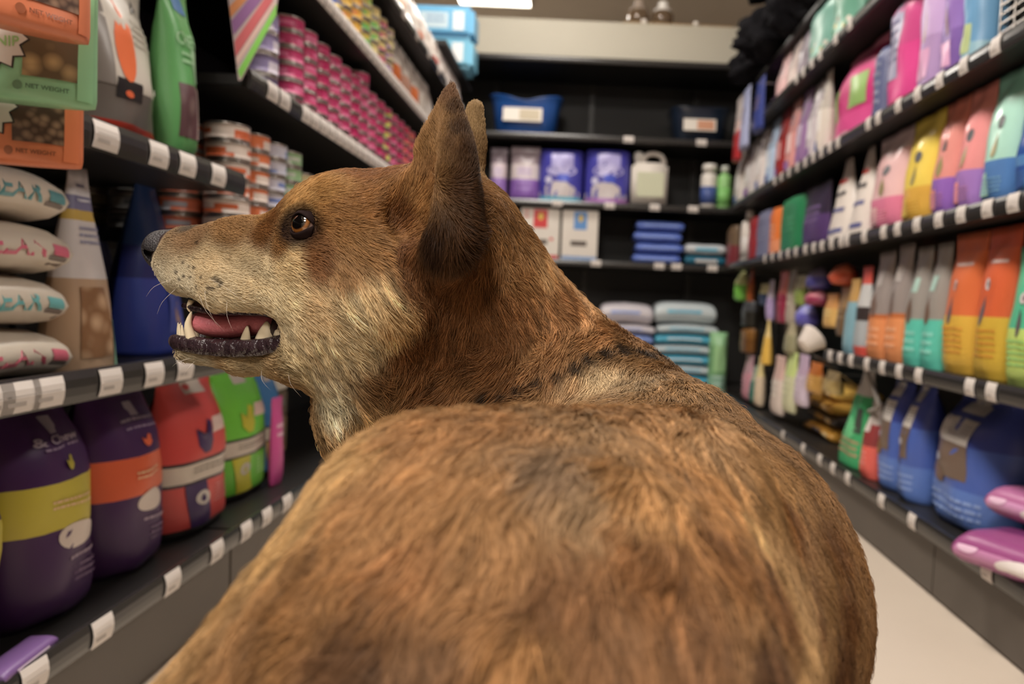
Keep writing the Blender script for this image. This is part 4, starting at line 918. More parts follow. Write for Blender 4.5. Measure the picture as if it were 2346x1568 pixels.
for i, (y, x, zz, r, l) in enumerate([(2.80, .97, 1.683, (.16, .12, .11), 'nearest black fluffy cushion on top of the right shelving'), (3.09, .94, 1.683, (.18, .14, .12), 'second black fluffy cushion on top of the right shelving'), (3.42, .92, 1.683, (.18, .14, .12), 'third black fluffy cushion on top of the right shelving'), (3.76, .97, 1.683, (.15, .14, .11), 'farthest black fluffy cushion on top of the right shelving'), (2.95, .95, 1.925, (.16, .16, .13), 'upper black fluffy cushion, nearer one, high on the right'), (3.36, .92, 1.94, (.16, .16, .12), 'upper black fluffy cushion, farther one, high on the right')]):
    fluffy(l, r, (x - (.05, .07, .09, .13, .06, .10)[i], y, zz), 20 + i)
# ---- peg wall between the second and third shelf, far part: hanging toys and packets
zlo = .36
PEG = [ # px0, px1, ytop, ybot, colour, second colour, label, profile
    (1678, 1702, 622, 690, (120, 190, 80), (220, 226, 160), 'lime green hanging toy at the far right peg wall', 'round'),
    (1704, 1726, 616, 694, (176, 96, 50), (150, 70, 40), 'rust brown hanging chew at the far right peg wall', 'slim'),
    (1728, 1746, 650, 700, (50, 62, 90), (206, 196, 130), 'navy hanging packet at the far right peg wall', 'pouch'),
    (1746, 1770, 640, 735, (176, 156, 200), (200, 190, 206), 'lilac hanging packet at the far right peg wall', 'pouch'),
    (1768, 1792, 620, 740, (150, 50, 74), (206, 120, 110), 'crimson hanging packet at the far right peg wall', 'slim'),
    (1790, 1808, 615, 742, (176, 164, 150), (150, 140, 124), 'beige hanging packet at the far right peg wall', 'slim'),
    (1808, 1832, 630, 700, (150, 170, 90), (190, 186, 150), 'olive green hanging packet at the far right peg wall', 'pouch'),
    (1838, 1882, 612, 662, (80, 78, 150), (130, 120, 150), 'round violet toy hanging high at the far right peg wall', 'round'),
    (1812, 1862, 696, 748, (96, 92, 176), (140, 140, 206), 'round blue violet toy hanging low at the far right peg wall', 'round'),
    (1840, 1872, 664, 700, (150, 60, 90), (196, 120, 130), 'dark pink hanging toy at the far right peg wall', 'round'),
    (1898, 1930, 604, 652, (206, 90, 60), (222, 120, 90), 'orange red ball toy hanging at the right peg wall', 'round'),
    (1872, 1902, 672, 750, (222, 180, 110), (206, 150, 90), 'yellow tan hanging packet at the right peg wall', 'slim'),
    (1902, 1930, 655, 770, (120, 96, 70), (150, 120, 84), 'brown hanging chew packet at the right peg wall', 'slim'),
]
for (x0, x1, yt, yb2, c, c2, l, pf) in PEG:
    X = XR + .05; pm = (x0 + x1) / 2; zb = float(on_x(pm, yb2, X)[2])
    a, b_ = spanL(x0, x1, (yt + yb2) / 2, X); H = float(on_x(pm, yt, X)[2]) - zb; W = abs(b_ - a)
    W = min(W, .16) if pf != 'round' else min(W, .13)
    b = bag('hanging_toy' if 'toy' in l else 'hanging_packet', l, 'toy' if 'toy' in l else 'packet', W, H, .04 if pf != 'round' else .09, [(.55, c), (1, c2)], (X + .03, (a + b_) / 2, zb), RRt, pf, group='things hanging on the right peg wall')
    b.lines(0, .4, 1.0, .25, 2, tuple(min(255, v + 50) for v in c))
    hk = link('hang_hook', boxmesh('hang_hook', -.002, .002, 0, .34, H - .012, H - .008), b.o, CH)
# ---- peg wall, lower: boxes, yellow packs and pale chews under the third shelf at the far end
LOW = [
    (1676, 1738, 690, 748, (44, 42, 36), (70, 72, 76), 'black box with a grey strip on the far right', 'block'),
    (1668, 1738, 752, 808, (110, 72, 34), (130, 90, 44), 'brown box below the black box on the far right', 'block'),
    (1726, 1776, 732, 838, (226, 182, 84), (232, 206, 140), 'yellow packet hanging beside the brown box on the far right', 'wedge'),
    (1776, 1826, 742, 810, (150, 146, 116), (170, 160, 130), 'olive strap shaped chew hanging on the far right', 'slim'),
    (1690, 1710, 812, 915, (206, 146, 160), (190, 150, 160), 'rose pink packet low on the far right', 'slim'),
    (1708, 1726, 840, 925, (44, 116, 104), (150, 170, 150), 'dark teal packet low on the far right', 'slim'),
    (1726, 1756, 822, 940, (216, 196, 170), (222, 206, 150), 'cream chew bundle low on the far right', 'slim'),
    (1754, 1782, 815, 950, (222, 206, 196), (214, 180, 170), 'pale pink chew bundle low on the far right', 'slim'),
    (1780, 1808, 806, 945, (206, 206, 170), (200, 216, 140), 'pale green chew bundle low on the far right', 'slim'),
    (1806, 1834, 812, 930, (206, 190, 206), (190, 166, 190), 'lilac white chew bundle low on the far right', 'slim'),
    (1832, 1862, 830, 900, (206, 160, 90), (190, 110, 50), 'amber chew packet low on the far right', 'slim'),
    (1868, 1904, 850, 900, (190, 166, 110), (160, 140, 100), 'tan chew packet low on the right beside the green bag', 'slim'),
]
for (x0, x1, yt, yb2, c, c2, l, pf) in LOW:
    X = XR + .02; pm = (x0 + x1) / 2; zb = max(float(on_x(pm, yb2, X)[2]), .1505)
    a, b_ = spanL(x0, x1, (yt + yb2) / 2, X); H = float(on_x(pm, yt, X)[2]) - zb; W = min(abs(b_ - a), .2)
    b = bag('chew_packet', l, 'packet', W, H, .05 if pf != 'block' else .07, [(.6, c), (1, c2)], (X + .035, (a + b_) / 2, zb), RRt, pf, group='packets low on the far right')
    b.lines(0, .4, 1.0, .3, 3, tuple(min(255, v + 40) for v in c))
    if zb > .16: link('hang_hook', boxmesh('hang_hook', -.002, .002, 0, .34, H - .012, H - .008), b.o, CH)
q = on_x(1858, 780, XR - .01)
cu = link('feeding_cup', mesh('feeding_cup', *lathe([(.022, 0), (.026, .002), (.045, .05), (.048, .052), (.044, .05), (.024, .006), (.02, .004)], 22)), None, mat('cup_white', (236, 226, 218), .3), True); cu.location = (float(q[0]) - .03, float(q[1]) - .02, float(q[2]) - .02); cu.rotation_euler = (0, .9, .3); tag(cu, 'small white cup hanging at the end of the second right shelf', 'cup')
link('hang_hook', boxmesh('hang_hook', -.002, .002, -.002, .002, .03, .30), cu, CH).rotation_euler = (0, 1.2, 0)
# grey strap hanging above the green bag
st2 = link('leash', tube_mesh('leash', curve_pts0([(XR + .03, yr(1985, 850) , .455), (XR + .02, yr(1975, 800), .44), (XR + .03, yr(1990, 880), .36), (XR + .04, yr(1960, 900), .33)], 18), .006, 8), None, mat('leash_grey', (140, 134, 128), .7), True); tag(st2, 'thin grey strap hanging above the green bag', 'leash')

trim_rows()
# ================================================================== THE DOG
D0 = 0.52                                  # distance of the head's mid plane
SPX = D0 / FPX                             # metres per photo pixel at the head
TH = math.radians(6.0)
HF = np.array([-math.cos(TH), math.sin(TH), 0.0])      # the way the nose points
HL = np.array([-math.sin(TH), -math.cos(TH), 0.0])     # the dog's left, towards the camera
HU = np.array([0.0, 0.0, 1.0])
HO = P(900, 560, D0)
def S(px, py, c=0.0):
    """point of the head seen at (px, py), c metres left of the head's mid plane"""
    r = ray(px, py); o = HO + HL * c
    return CAM + r * (((o - CAM) @ HL) / (r @ HL))
HB = np.stack([-HF, HU, HL])               # head frame rows
def hf(p): return HB @ (np.asarray(p) - HO)

def seg_axis(parts):
    out = []
    for a, b, st in parts:
        n = int(round((b - a) / st)); out.append(np.linspace(a, b, n + 1)[:-1])
    return np.concatenate(out + [[parts[-1][1]]]).astype(np.float32)
GX = seg_axis([(-0.33, -0.02, 0.0021), (-0.02, 0.23, 0.003)])
GY = seg_axis([(0.05, 0.44, 0.004), (0.44, 0.62, 0.0021), (0.62, 0.86, 0.0045)])
GZ = seg_axis([(-0.02, 0.40, 0.0055), (0.40, 0.52, 0.003), (0.52, 0.79, 0.0021)])
FLD = np.full((len(GX), len(GY), len(GZ)), 1.0, np.float32)

def _box(lo, hi):
    sl = []
    for g, a, b in zip((GX, GY, GZ), lo, hi):
        i0 = max(0, int(np.searchsorted(g, a)) - 1); i1 = min(len(g), int(np.searchsorted(g, b)) + 1)
        sl.append(slice(i0, i1))
    return tuple(sl)
def smin(a, b, k):
    h = np.clip(0.5 + 0.5 * (b - a) / k, 0, 1)
    return b + (a - b) * h - k * h * (1 - h)
def combine(lo, hi, fn, k, sub=False):
    mgn = k + 0.022
    sl = _box(np.asarray(lo) - mgn, np.asarray(hi) + mgn)
    X = GX[sl[0]][:, None, None]; Y = GY[sl[1]][None, :, None]; Z = GZ[sl[2]][None, None, :]
    d = fn(X, Y, Z).astype(np.float32)
    cur = FLD[sl]
    if sub: FLD[sl] = -smin(-cur, d, k)
    else: FLD[sl] = smin(cur, d, k)

def rc_dist(qx, qy, qz, a, b, r1, r2):
    """round cone"""
    ba = b - a; l2 = float(ba @ ba); rr = r1 - r2; a2 = l2 - rr * rr; il2 = 1.0 / l2
    px, py, pz = qx - a[0], qy - a[1], qz - a[2]
    y = px * ba[0] + py * ba[1] + pz * ba[2]; z = y - l2
    x2 = (px * l2 - ba[0] * y) ** 2 + (py * l2 - ba[1] * y) ** 2 + (pz * l2 - ba[2] * y) ** 2
    y2 = y * y * l2; z2 = z * z * l2
    kk = np.sign(rr) * rr * rr * x2
    A = np.sqrt(x2 + z2) * il2 - r2
    B = np.sqrt(x2 + y2) * il2 - r1
    Cc = (np.sqrt(np.maximum(x2 * a2 * il2, 0)) + y * rr) * il2 - r1
    return np.where(np.sign(z) * a2 * z2 > kk, A, np.where(np.sign(y) * a2 * y2 < kk, B, Cc))
def wcone(a, r1, b, r2, k=0.03, sub=False):
    a, b = np.asarray(a, float), np.asarray(b, float)
    lo = np.minimum(a - r1, b - r2); hi = np.maximum(a + r1, b + r2)
    combine(lo, hi, lambda X, Y, Z: rc_dist(X, Y, Z, a, b, r1, r2), k, sub)
def bcone(p1, r1, p2, r2, k=0.03):
    """round cone between two photo points with depth; radii in photo pixels"""
    wcone(P(*p1), r1 * p1[2] / FPX, P(*p2), r2 * p2[2] / FPX, k)
def hframe(X, Y, Z):
    x, y, z = X - HO[0], Y - HO[1], Z - HO[2]
    return [x * HB[i][0] + y * HB[i][1] + z * HB[i][2] for i in range(3)]
def hcone(p1, r1, p2, r2, k=0.012, lat=1.0, sub=False):
    """round cone in the head frame, radii in photo pixels, stretched by lat across the head"""
    w1, w2 = S(*p1), S(*p2); a, b = hf(w1), hf(w2); r1, r2 = r1 * SPX, r2 * SPX
    e = max(lat, 1.0)
    lo = np.minimum(w1 - r1 * e, w2 - r2 * e); hi = np.maximum(w1 + r1 * e, w2 + r2 * e)
    a = a.copy(); b = b.copy()
    def fn(X, Y, Z):
        u, v, w = hframe(X, Y, Z)
        c0 = 0.5 * (a[2] + b[2])
        aa = np.array([a[0], a[1], (a[2] - c0) / lat + c0]); bb = np.array([b[0], b[1], (b[2] - c0) / lat + c0])
        return rc_dist(u, v, (w - c0) / lat + c0, aa, bb, r1, r2) * min(lat, 1.0)
    combine(lo, hi, fn, k, sub)
def hmir(p1, r1, p2, r2, k=0.012, lat=1.0, sub=False):
    """the same on both sides of the head (the pixel is read on the near side)"""
    for sgn in (1, -1):
        q1, q2 = hf(S(*p1)), hf(S(*p2))
        q1[2] *= sgn; q2[2] *= sgn
        w1, w2 = HO + HB.T @ q1, HO + HB.T @ q2
        a, b = q1, q2; R1, R2 = r1 * SPX, r2 * SPX; e = max(lat, 1.0)
        lo = np.minimum(w1 - R1 * e, w2 - R2 * e); hi = np.maximum(w1 + R1 * e, w2 + R2 * e)
        def fn(X, Y, Z):
            u, v, w = hframe(X, Y, Z)
            c0 = 0.5 * (a[2] + b[2])
            aa = np.array([a[0], a[1], (a[2] - c0) / lat + c0]); bb = np.array([b[0], b[1], (b[2] - c0) / lat + c0])
            return rc_dist(u, v, (w - c0) / lat + c0, aa, bb, R1, R2) * min(lat, 1.0)
        combine(lo, hi, fn, k, sub)

# ---- trunk
bcone((1520, 1395, 0.44), 415, (1235, 1590, 0.29), 535, 0.035)       # ribs to loin
bcone((1235, 1590, 0.29), 535, (1170, 2050, 0.24), 520, 0.035)       # rump
bcone((990, 1400, 0.305), 330, (535, 1890, 0.265), 340, 0.04)        # left haunch
bcone((985, 1190, 0.315), 215, (1540, 1165, 0.345), 215, 0.024)      # crest of the hips
bcone((1525, 1370, 0.44), 415, (1400, 1200, 0.57), 330, 0.03)        # ribs to shoulders
bcone((1420, 985, 0.575), 160, (1560, 1030, 0.50), 140, 0.03)        # withers
bcone((1200, 1180, 0.60), 330, (1130, 1150, 0.585), 280, 0.04)       # chest
# ---- neck
bcone((1020, 570, 0.535), 180, (1205, 880, 0.59), 205, 0.03)
bcone((1200, 890, 0.59), 208, (1330, 1000, 0.60), 240, 0.03)
bcone((870, 740, 0.525), 112, (880, 935, 0.55), 128, 0.03)
bcone((880, 935, 0.55), 128, (1060, 1150, 0.60), 250, 0.03)
# ---- legs (standing)
def leg(pts, rs):
    for (p, q, r1, r2) in zip(pts, pts[1:], rs, rs[1:]):
        wcone(np.array(p), r1, np.array(q), r2, 0.02)
for sx in (-1, 1):
    hx = -0.02 + 0.048 * sx
    leg([(hx, 0.285, 0.40), (hx + 0.02 * sx, 0.34, 0.30), (hx + .012 * sx, 0.20, 0.155), (hx + .012 * sx, 0.23, 0.035)], [0.055, 0.042, 0.022, 0.02]); hx += .012 * sx
    leg([(hx, 0.23, 0.03), (hx, 0.28, 0.022)], [0.024, 0.024])
    fx = 0.04 + 0.075 * sx
    leg([(fx, 0.62, 0.42), (fx, 0.57, 0.29), (fx, 0.595, 0.11), (fx, 0.60, 0.035)], [0.055, 0.038, 0.023, 0.02])
    leg([(fx, 0.60, 0.03), (fx, 0.65, 0.022)], [0.024, 0.024])
    for t in (-0.016, -0.005, 0.006, 0.017):
        wcone(np.array((hx + t, 0.275, 0.02)), 0.012, np.array((hx + t, 0.31, 0.014)), 0.010, 0.004)
        wcone(np.array((fx + t, 0.64, 0.02)), 0.012, np.array((fx + t, 0.675, 0.014)), 0.010, 0.004)
leg([(-0.03, 0.21, 0.37), (-0.035, 0.14, 0.30), (-0.03, 0.12, 0.18)], [0.026, 0.022, 0.010])   # tail, hanging

# ---- skull
hcone((838, 572), 172, (905, 562), 165, 0.02, 1.02)
hcone((775, 568), 146, (860, 640), 150, 0.02, 1.05)
hmir((760, 640, 0.022), 85, (880, 690, 0.026), 105, 0.02)            # cheeks
hmir((715, 498, 0.026), 36, (775, 482, 0.03), 58, 0.015)              # brow
# ---- upper muzzle
hcone((425, 582), 61, (560, 586), 78, 0.012, 0.98)
hcone((560, 586), 78, (690, 592), 96, 0.015, 1.0)
hcone((670, 610), 92, (780, 645), 122, 0.02, 1.05)
hmir((428, 626, 0.010), 46, (520, 664, 0.018), 46, 0.012)            # lips
hmir((520, 666, 0.018), 46, (670, 672, 0.026), 50, 0.012)
hmir((670, 664, 0.026), 50, (760, 730, 0.03), 75, 0.015)
hcone((402, 590), 43, (412, 636), 34, 0.012, 1.0)
# ---- lower jaw
hcone((432, 803), 25, (560, 824), 27, 0.008, 1.5)
hcone((560, 824), 27, (690, 822), 44, 0.012, 1.35)
hcone((690, 815), 52, (800, 790), 95, 0.02, 1.2)
hcone((760, 780), 90, (860, 800), 115, 0.02, 1.1)
# ---- open mouth, cut right through between the jaws
hcone((350, 748), 33, (540, 755), 39, 0.004, 3.2, sub=True)
hcone((540, 755), 39, (662, 752), 29, 0.004, 3.2, sub=True)
# ---- eye sockets
def field_hit(px, py):
    r = ray(px, py); ts = np.arange(0.38, 0.62, 0.0008); q = CAM + ts[:, None] * r
    ii = [np.clip(np.searchsorted(g, q[:, i]), 0, len(g) - 1) for i, g in enumerate((GX, GY, GZ))]
    return q[np.argmax(FLD[ii[0], ii[1], ii[2]] < 0)]
EYE_R = 0.0098
EYE = field_hit(692, 519) - HL * 0.0078 + HU * 0.0005
_e = hf(EYE)
for sgn in (1, -1):
    w = HO + HB.T @ np.array([_e[0], _e[1], _e[2] * sgn])
    wcone(w, EYE_R * 1.02, w + 1e-4, EYE_R * 1.02, 0.005, sub=True)

# ---- ears: cupped cones
def ear(base, rb, mid, rm, tip, rt, flat, inner, k=0.010):
    a, b, c_ = [np.asarray(v, float) for v in (base, mid, tip)]
    ax = (c_ - a) / np.linalg.norm(c_ - a)
    n = flat - ax * (flat @ ax); n /= np.linalg.norm(n)
    def sc(X, Y, Z, pts, rr, f, off=0.0):
        x, y, z = X - a[0], Y - a[1], Z - a[2]
        dn = x * n[0] + y * n[1] + z * n[2]
        g = (1.0 / f - 1.0) * (dn - off)
        best = None
        for (p, q, r1, r2) in zip(pts, pts[1:], rr, rr[1:]):
            d = rc_dist(x + g * n[0], y + g * n[1], z + g * n[2], p - a, q - a, r1, r2) * f
            best = d if best is None else np.minimum(best, d)
        return best
    lo = np.min([a - rb, b - rm, c_ - rt], axis=0); hi = np.max([a + rb, b + rm, c_ + rt], axis=0)
    combine(lo, hi, lambda X, Y, Z: sc(X, Y, Z, [a, b, c_], [rb, rm, rt], 0.55), k)
    ia, ra, ib, rb2, ic, rc2, off = inner
    combine(lo, hi, lambda X, Y, Z: sc(X, Y, Z, [ia, ib, ic], [ra, rb2, rc2], 0.75, off), 0.004, True)
s_ = SPX
_fl = HL * 0.8 + HF * 0.6
cN = 0.040
_off = _fl / np.linalg.norm(_fl) * 0.016
ear(S(1012, 520, cN), 112 * s_, S(1014, 370, cN), 88 * s_, S(1034, 196, cN), 10 * s_, _fl,
    (S(962, 490, cN) + _off, 70 * s_, S(980, 370, cN) + _off * .9, 60 * s_, S(1018, 225, cN) + _off * 0.55, 9 * s_, 0.0))
cF = -0.040
_ff = HL * 0.80 + HF * 0.6
_off2 = _ff / np.linalg.norm(_ff) * 0.016
ear(S(1045, 480, cF), 72 * s_, S(1082, 340, cF), 46 * s_, S(1087, 256, cF), 27 * s_, _ff,
    (S(1030, 480, cF) + _off2, 46 * s_, S(1070, 340, cF) + _off2, 30 * s_, S(1086, 266, cF) + _off2, 14 * s_, 0.0))

# ---- surface of the field (one continuous mesh)
def surface_nets(F, gx, gy, gz):
    s = F < 0
    axs = (gx, gy, gz); nx, ny, nz = F.shape
    cell, pos, quads, flip = [], [], [], []
    off = 0
    recs = []
    for ax in range(3):
        a0 = [slice(None)] * 3; a1 = [slice(None)] * 3
        a0[ax] = slice(0, -1); a1[ax] = slice(1, None)
        cr = s[tuple(a0)] != s[tuple(a1)]
        idx = np.argwhere(cr)
        o1 = [x for x in range(3) if x != ax]
        ok = (idx[:, o1[0]] > 0) & (idx[:, o1[1]] > 0) & (idx[:, o1[0]] < F.shape[o1[0]] - 1) & (idx[:, o1[1]] < F.shape[o1[1]] - 1)
        idx = idx[ok]
        i2 = idx.copy(); i2[:, ax] += 1
        d0 = F[idx[:, 0], idx[:, 1], idx[:, 2]]; d1 = F[i2[:, 0], i2[:, 1], i2[:, 2]]
        t = d0 / (d0 - d1)
        p = np.stack([axs[q][idx[:, q]] for q in range(3)], 1).astype(np.float64)
        p[:, ax] += t * (axs[ax][i2[:, ax]] - axs[ax][idx[:, ax]])
        cells = []
        b, c = (ax + 1) % 3, (ax + 2) % 3
        for (db, dc) in ((0, 0), (1, 0), (1, 1), (0, 1)):
            cc = idx.copy(); cc[:, b] -= db; cc[:, c] -= dc
            cells.append((cc[:, 0] * ny + cc[:, 1]) * nz + cc[:, 2])
        q = np.stack(cells, 1)
        fl = d0 > 0
        q[fl] = q[fl][:, ::-1]
        recs.append((q, p))
    Q = np.concatenate([r[0] for r in recs]); Pp = np.concatenate([r[1] for r in recs])
    uniq, inv = np.unique(Q.ravel(), return_inverse=True)
    cnt = np.bincount(inv)
    rep = np.repeat(Pp, 4, axis=0)
    V = np.stack([np.bincount(inv, rep[:, q]) / cnt for q in range(3)], 1)
    Qi = inv.reshape(-1, 4)
    return V, Qi
DV, DQ = surface_nets(FLD, GX, GY, GZ)
del FLD
# keep the one large shell and smooth it a little
def smooth_verts(V, Q, it, lam):
    e = np.concatenate([Q[:, [0, 1]], Q[:, [1, 2]], Q[:, [2, 3]], Q[:, [3, 0]]])
    n = len(V); deg = np.bincount(e[:, 0], minlength=n) + np.bincount(e[:, 1], minlength=n)
    for _ in range(it):
        acc = np.zeros_like(V)
        for q in range(3):
            acc[:, q] = np.bincount(e[:, 0], V[e[:, 1], q], n) + np.bincount(e[:, 1], V[e[:, 0], q], n)
        V = V + lam * (acc / np.maximum(deg, 1)[:, None] - V)
    return V
DV = smooth_verts(DV, DQ, 3, 0.5)
dme = bpy.data.meshes.new('dog_body')
dme.vertices.add(len(DV)); dme.vertices.foreach_set('co', DV.astype(np.float32).ravel())
dme.loops.add(len(DQ) * 4); dme.loops.foreach_set('vertex_index', DQ.astype(np.int32).ravel())
dme.polygons.add(len(DQ)); dme.polygons.foreach_set('loop_start', np.arange(0, len(DQ) * 4, 4, dtype=np.int32))
dme.polygons.foreach_set('use_smooth', np.ones(len(DQ), bool))
dme.update(calc_edges=True); dme.validate()
dbvh = BVHTree.FromPolygons([tuple(v) for v in DV], [tuple(map(int, q)) for q in DQ])
def hit(px, py):
    r = Vector(ray(px, py)); loc, nor, _, _ = dbvh.ray_cast(Vector(CAM), r.normalized(), 3.0)
    if loc is None: return None, None
    return np.array(loc), np.array(nor)
rng = np.random.default_rng(7)
class Noise:
    """smooth value field: a sum of random waves of about the given wavelength"""
    def __init__(self, wl, n=14, seed=0):
        g = np.random.default_rng(seed)
        k = g.normal(size=(n, 3)); k /= np.linalg.norm(k, axis=1)[:, None]
        self.k = k * (2 * np.pi / (wl * g.uniform(0.6, 1.6, (n, 1)))); self.ph = g.uniform(0, 6.28, n); self.n = n
    def __call__(self, p):
        return np.sin(p @ self.k.T + self.ph).sum(1) / math.sqrt(self.n / 2)

# ---- coat markings and tones, some light and shade put in: where on the coat, how wide (photo px at that spot), colour
COAT = [  # px, py, radius, (r,g,b)
    (1120, 905, 13, (56, 41, 31)), (1160, 893, 13, (56, 41, 31)), (1200, 878, 13, (56, 41, 31)), (1240, 862, 13, (56, 41, 31)), (1280, 846, 13, (56, 41, 31)), (1320, 830, 13, (56, 41, 31)), (1360, 816, 13, (56, 41, 31)), (1400, 807, 13, (56, 41, 31)), (1440, 804, 13, (56, 41, 31)), (1480, 809, 13, (56, 41, 31)), (1515, 820, 13, (56, 41, 31)),  # dark line along the crease at the withers
    (1300, 880, 24, (189, 145, 104)), (1230, 815, 24, (170, 120, 75)), (1320, 790, 22, (173, 120, 75)),
    (352, 618, 12, (120, 104, 94)), (425, 525, 14, (110, 92, 80)), (500, 650, 40, (232, 204, 170)), (600, 640, 40, (232, 202, 164)), (420, 640, 30, (224, 200, 172)),
    (365, 640, 40, (206, 184, 160)), (400, 670, 35, (216, 194, 168)), (450, 690, 35, (214, 188, 154)),
    (440, 540, 30, (164, 124, 90)), (520, 530, 40, (164, 118, 74)), (600, 530, 36, (142, 90, 46)), (500, 512, 16, (170, 124, 80)), (600, 502, 16, (166, 116, 66)),
    (480, 610, 50, (228, 196, 158)), (560, 630, 50, (232, 202, 166)), (600, 690, 40, (232, 204, 168)), (530, 690, 30, (234, 206, 170)),
    (660, 610, 45, (228, 192, 146)), (660, 680, 40, (230, 200, 160)), (640, 560, 32, (160, 108, 60)),
    (690, 470, 35, (208, 158, 100)), (750, 430, 40, (186, 134, 76)), (830, 400, 45, (140, 86, 40)), (900, 385, 40, (132, 80, 38)),  # brow spots made paler: light on the brow put into the coat colour
    (780, 500, 50, (168, 116, 66)), (850, 470, 50, (156, 104, 56)), (850, 560, 50, (164, 116, 70)),
    (720, 600, 40, (146, 94, 56)), (790, 630, 40, (172, 124, 80)), (720, 560, 30, (150, 100, 62)),
    (720, 700, 45, (222, 183, 139)), (800, 700, 50, (231, 196, 152)), (860, 680, 40, (218, 179, 133)), (830, 770, 50, (233, 202, 162)),
    (900, 740, 40, (235, 189, 136)), (760, 790, 40, (224, 193, 153)), (680, 830, 35, (206, 176, 136)), (560, 845, 25, (196, 166, 128)), (440, 825, 20, (200, 178, 150)),
    (740, 870, 35, (216, 189, 157)), (760, 920, 35, (206, 186, 156)),
    (905, 500, 30, (126, 76, 38)), (930, 570, 35, (130, 80, 44)), (960, 460, 30, (168, 118, 70)), (985, 400, 30, (160, 112, 70)),
    (1000, 330, 30, (150, 106, 64)), (960, 330, 25, (158, 110, 64)), (1030, 200, 20, (120, 82, 56)), (1046, 250, 12, (80, 52, 30)), (1056, 300, 14, (70, 44, 24)), (1070, 350, 16, (66, 40, 20)), (1084, 400, 20, (66, 40, 20)), (1095, 445, 24, (66, 40, 20)), (1055, 430, 18, (84, 52, 28)), (1040, 340, 12, (104, 70, 42)),  # right strip of the ear: dark fur plus shade put into the coat colour
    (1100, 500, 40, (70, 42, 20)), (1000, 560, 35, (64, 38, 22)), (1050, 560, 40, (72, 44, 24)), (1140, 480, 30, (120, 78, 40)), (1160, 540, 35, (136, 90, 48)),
    (1090, 270, 25, (158, 122, 82)), (1100, 350, 25, (140, 104, 68)),
    (950, 640, 40, (127, 80, 46)), (1000, 680, 45, (136, 87, 52)), (1080, 640, 45, (142, 90, 51)), (1180, 620, 45, (166, 115, 70)), (1240, 620, 35, (198, 147, 98)),
    (1150, 720, 60, (151, 98, 58)), (1270, 700, 50, (169, 115, 72)), (1350, 760, 40, (181, 125, 77)), (1050, 780, 60, (136, 87, 50)), (950, 800, 50, (147, 95, 55)),
    (1000, 900, 50, (155, 102, 60)), (880, 880, 40, (139, 95, 57)), (870, 940, 30, (150, 108, 68)), (1150, 860, 40, (149, 98, 58)), (1250, 830, 40, (172, 119, 75)),
    
    (1380, 870, 32, (193, 158, 120)), (1460, 880, 34, (166, 132, 98)), (1550, 890, 34, (156, 114, 74)), (1450, 780, 24, (146, 100, 60)), (1560, 830, 24, (140, 96, 58)),
    (870, 980, 50, (184, 136, 84)), (800, 1060, 60, (190, 144, 92)), (700, 1180, 70, (192, 146, 94)), (560, 1340, 80, (194, 146, 92)), (430, 1500, 80, (192, 146, 92)),
    (1000, 1000, 70, (178, 124, 77)), (1150, 980, 70, (169, 119, 76)), (1300, 960, 70, (160, 119, 82)), (1450, 960, 70, (169, 119, 74)), (1600, 980, 60, (178, 130, 87)),
    (900, 1150, 90, (185, 130, 81)), (1100, 1120, 90, (176, 124, 77)), (1280, 1080, 80, (149, 114, 86)), (1350, 1150, 70, (169, 128, 91)), (1450, 1120, 80, (176, 124, 75)), (1600, 1120, 80, (160, 108, 61)),
    (750, 1350, 100, (152, 104, 62)), (950, 1300, 100, (169, 114, 70)), (1120, 1290, 90, (176, 124, 79)), (1300, 1330, 90, (144, 96, 60)), (1500, 1300, 90, (142, 92, 53)), (1650, 1250, 70, (137, 87, 46)),
    (600, 1500, 100, (148, 102, 62)), (820, 1500, 100, (126, 86, 58)), (1000, 1480, 100, (151, 105, 71)), (1200, 1500, 100, (160, 110, 65)), (1400, 1480, 90, (151, 103, 67)), (1580, 1450, 80, (137, 92, 59)),
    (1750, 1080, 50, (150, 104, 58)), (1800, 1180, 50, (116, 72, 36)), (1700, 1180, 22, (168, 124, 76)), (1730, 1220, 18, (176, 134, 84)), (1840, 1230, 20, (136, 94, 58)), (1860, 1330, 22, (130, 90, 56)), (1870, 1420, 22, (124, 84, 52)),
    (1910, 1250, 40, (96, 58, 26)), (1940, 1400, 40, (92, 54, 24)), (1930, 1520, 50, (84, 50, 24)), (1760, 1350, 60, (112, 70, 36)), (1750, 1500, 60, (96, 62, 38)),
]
cp, cr_, cc_ = [], [], []
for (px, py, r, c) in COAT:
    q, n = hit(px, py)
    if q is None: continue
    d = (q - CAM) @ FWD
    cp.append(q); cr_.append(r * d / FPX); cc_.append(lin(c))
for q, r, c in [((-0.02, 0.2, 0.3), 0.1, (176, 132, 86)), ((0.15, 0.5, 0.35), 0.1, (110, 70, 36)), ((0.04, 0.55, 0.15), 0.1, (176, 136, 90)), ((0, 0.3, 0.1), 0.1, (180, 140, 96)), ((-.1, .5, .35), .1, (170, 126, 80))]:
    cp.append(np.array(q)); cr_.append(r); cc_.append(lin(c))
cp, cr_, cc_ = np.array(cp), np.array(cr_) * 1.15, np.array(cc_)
lum_ = cc_.mean(1, keepdims=True); cc_ = (cc_ + (lum_ - cc_) * 0.08) * np.array([0.97, 1.06, 1.02])
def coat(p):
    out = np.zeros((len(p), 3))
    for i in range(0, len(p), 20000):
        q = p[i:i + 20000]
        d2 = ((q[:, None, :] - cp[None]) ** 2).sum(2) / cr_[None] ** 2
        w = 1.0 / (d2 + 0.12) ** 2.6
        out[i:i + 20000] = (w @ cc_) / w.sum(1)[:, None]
    return out

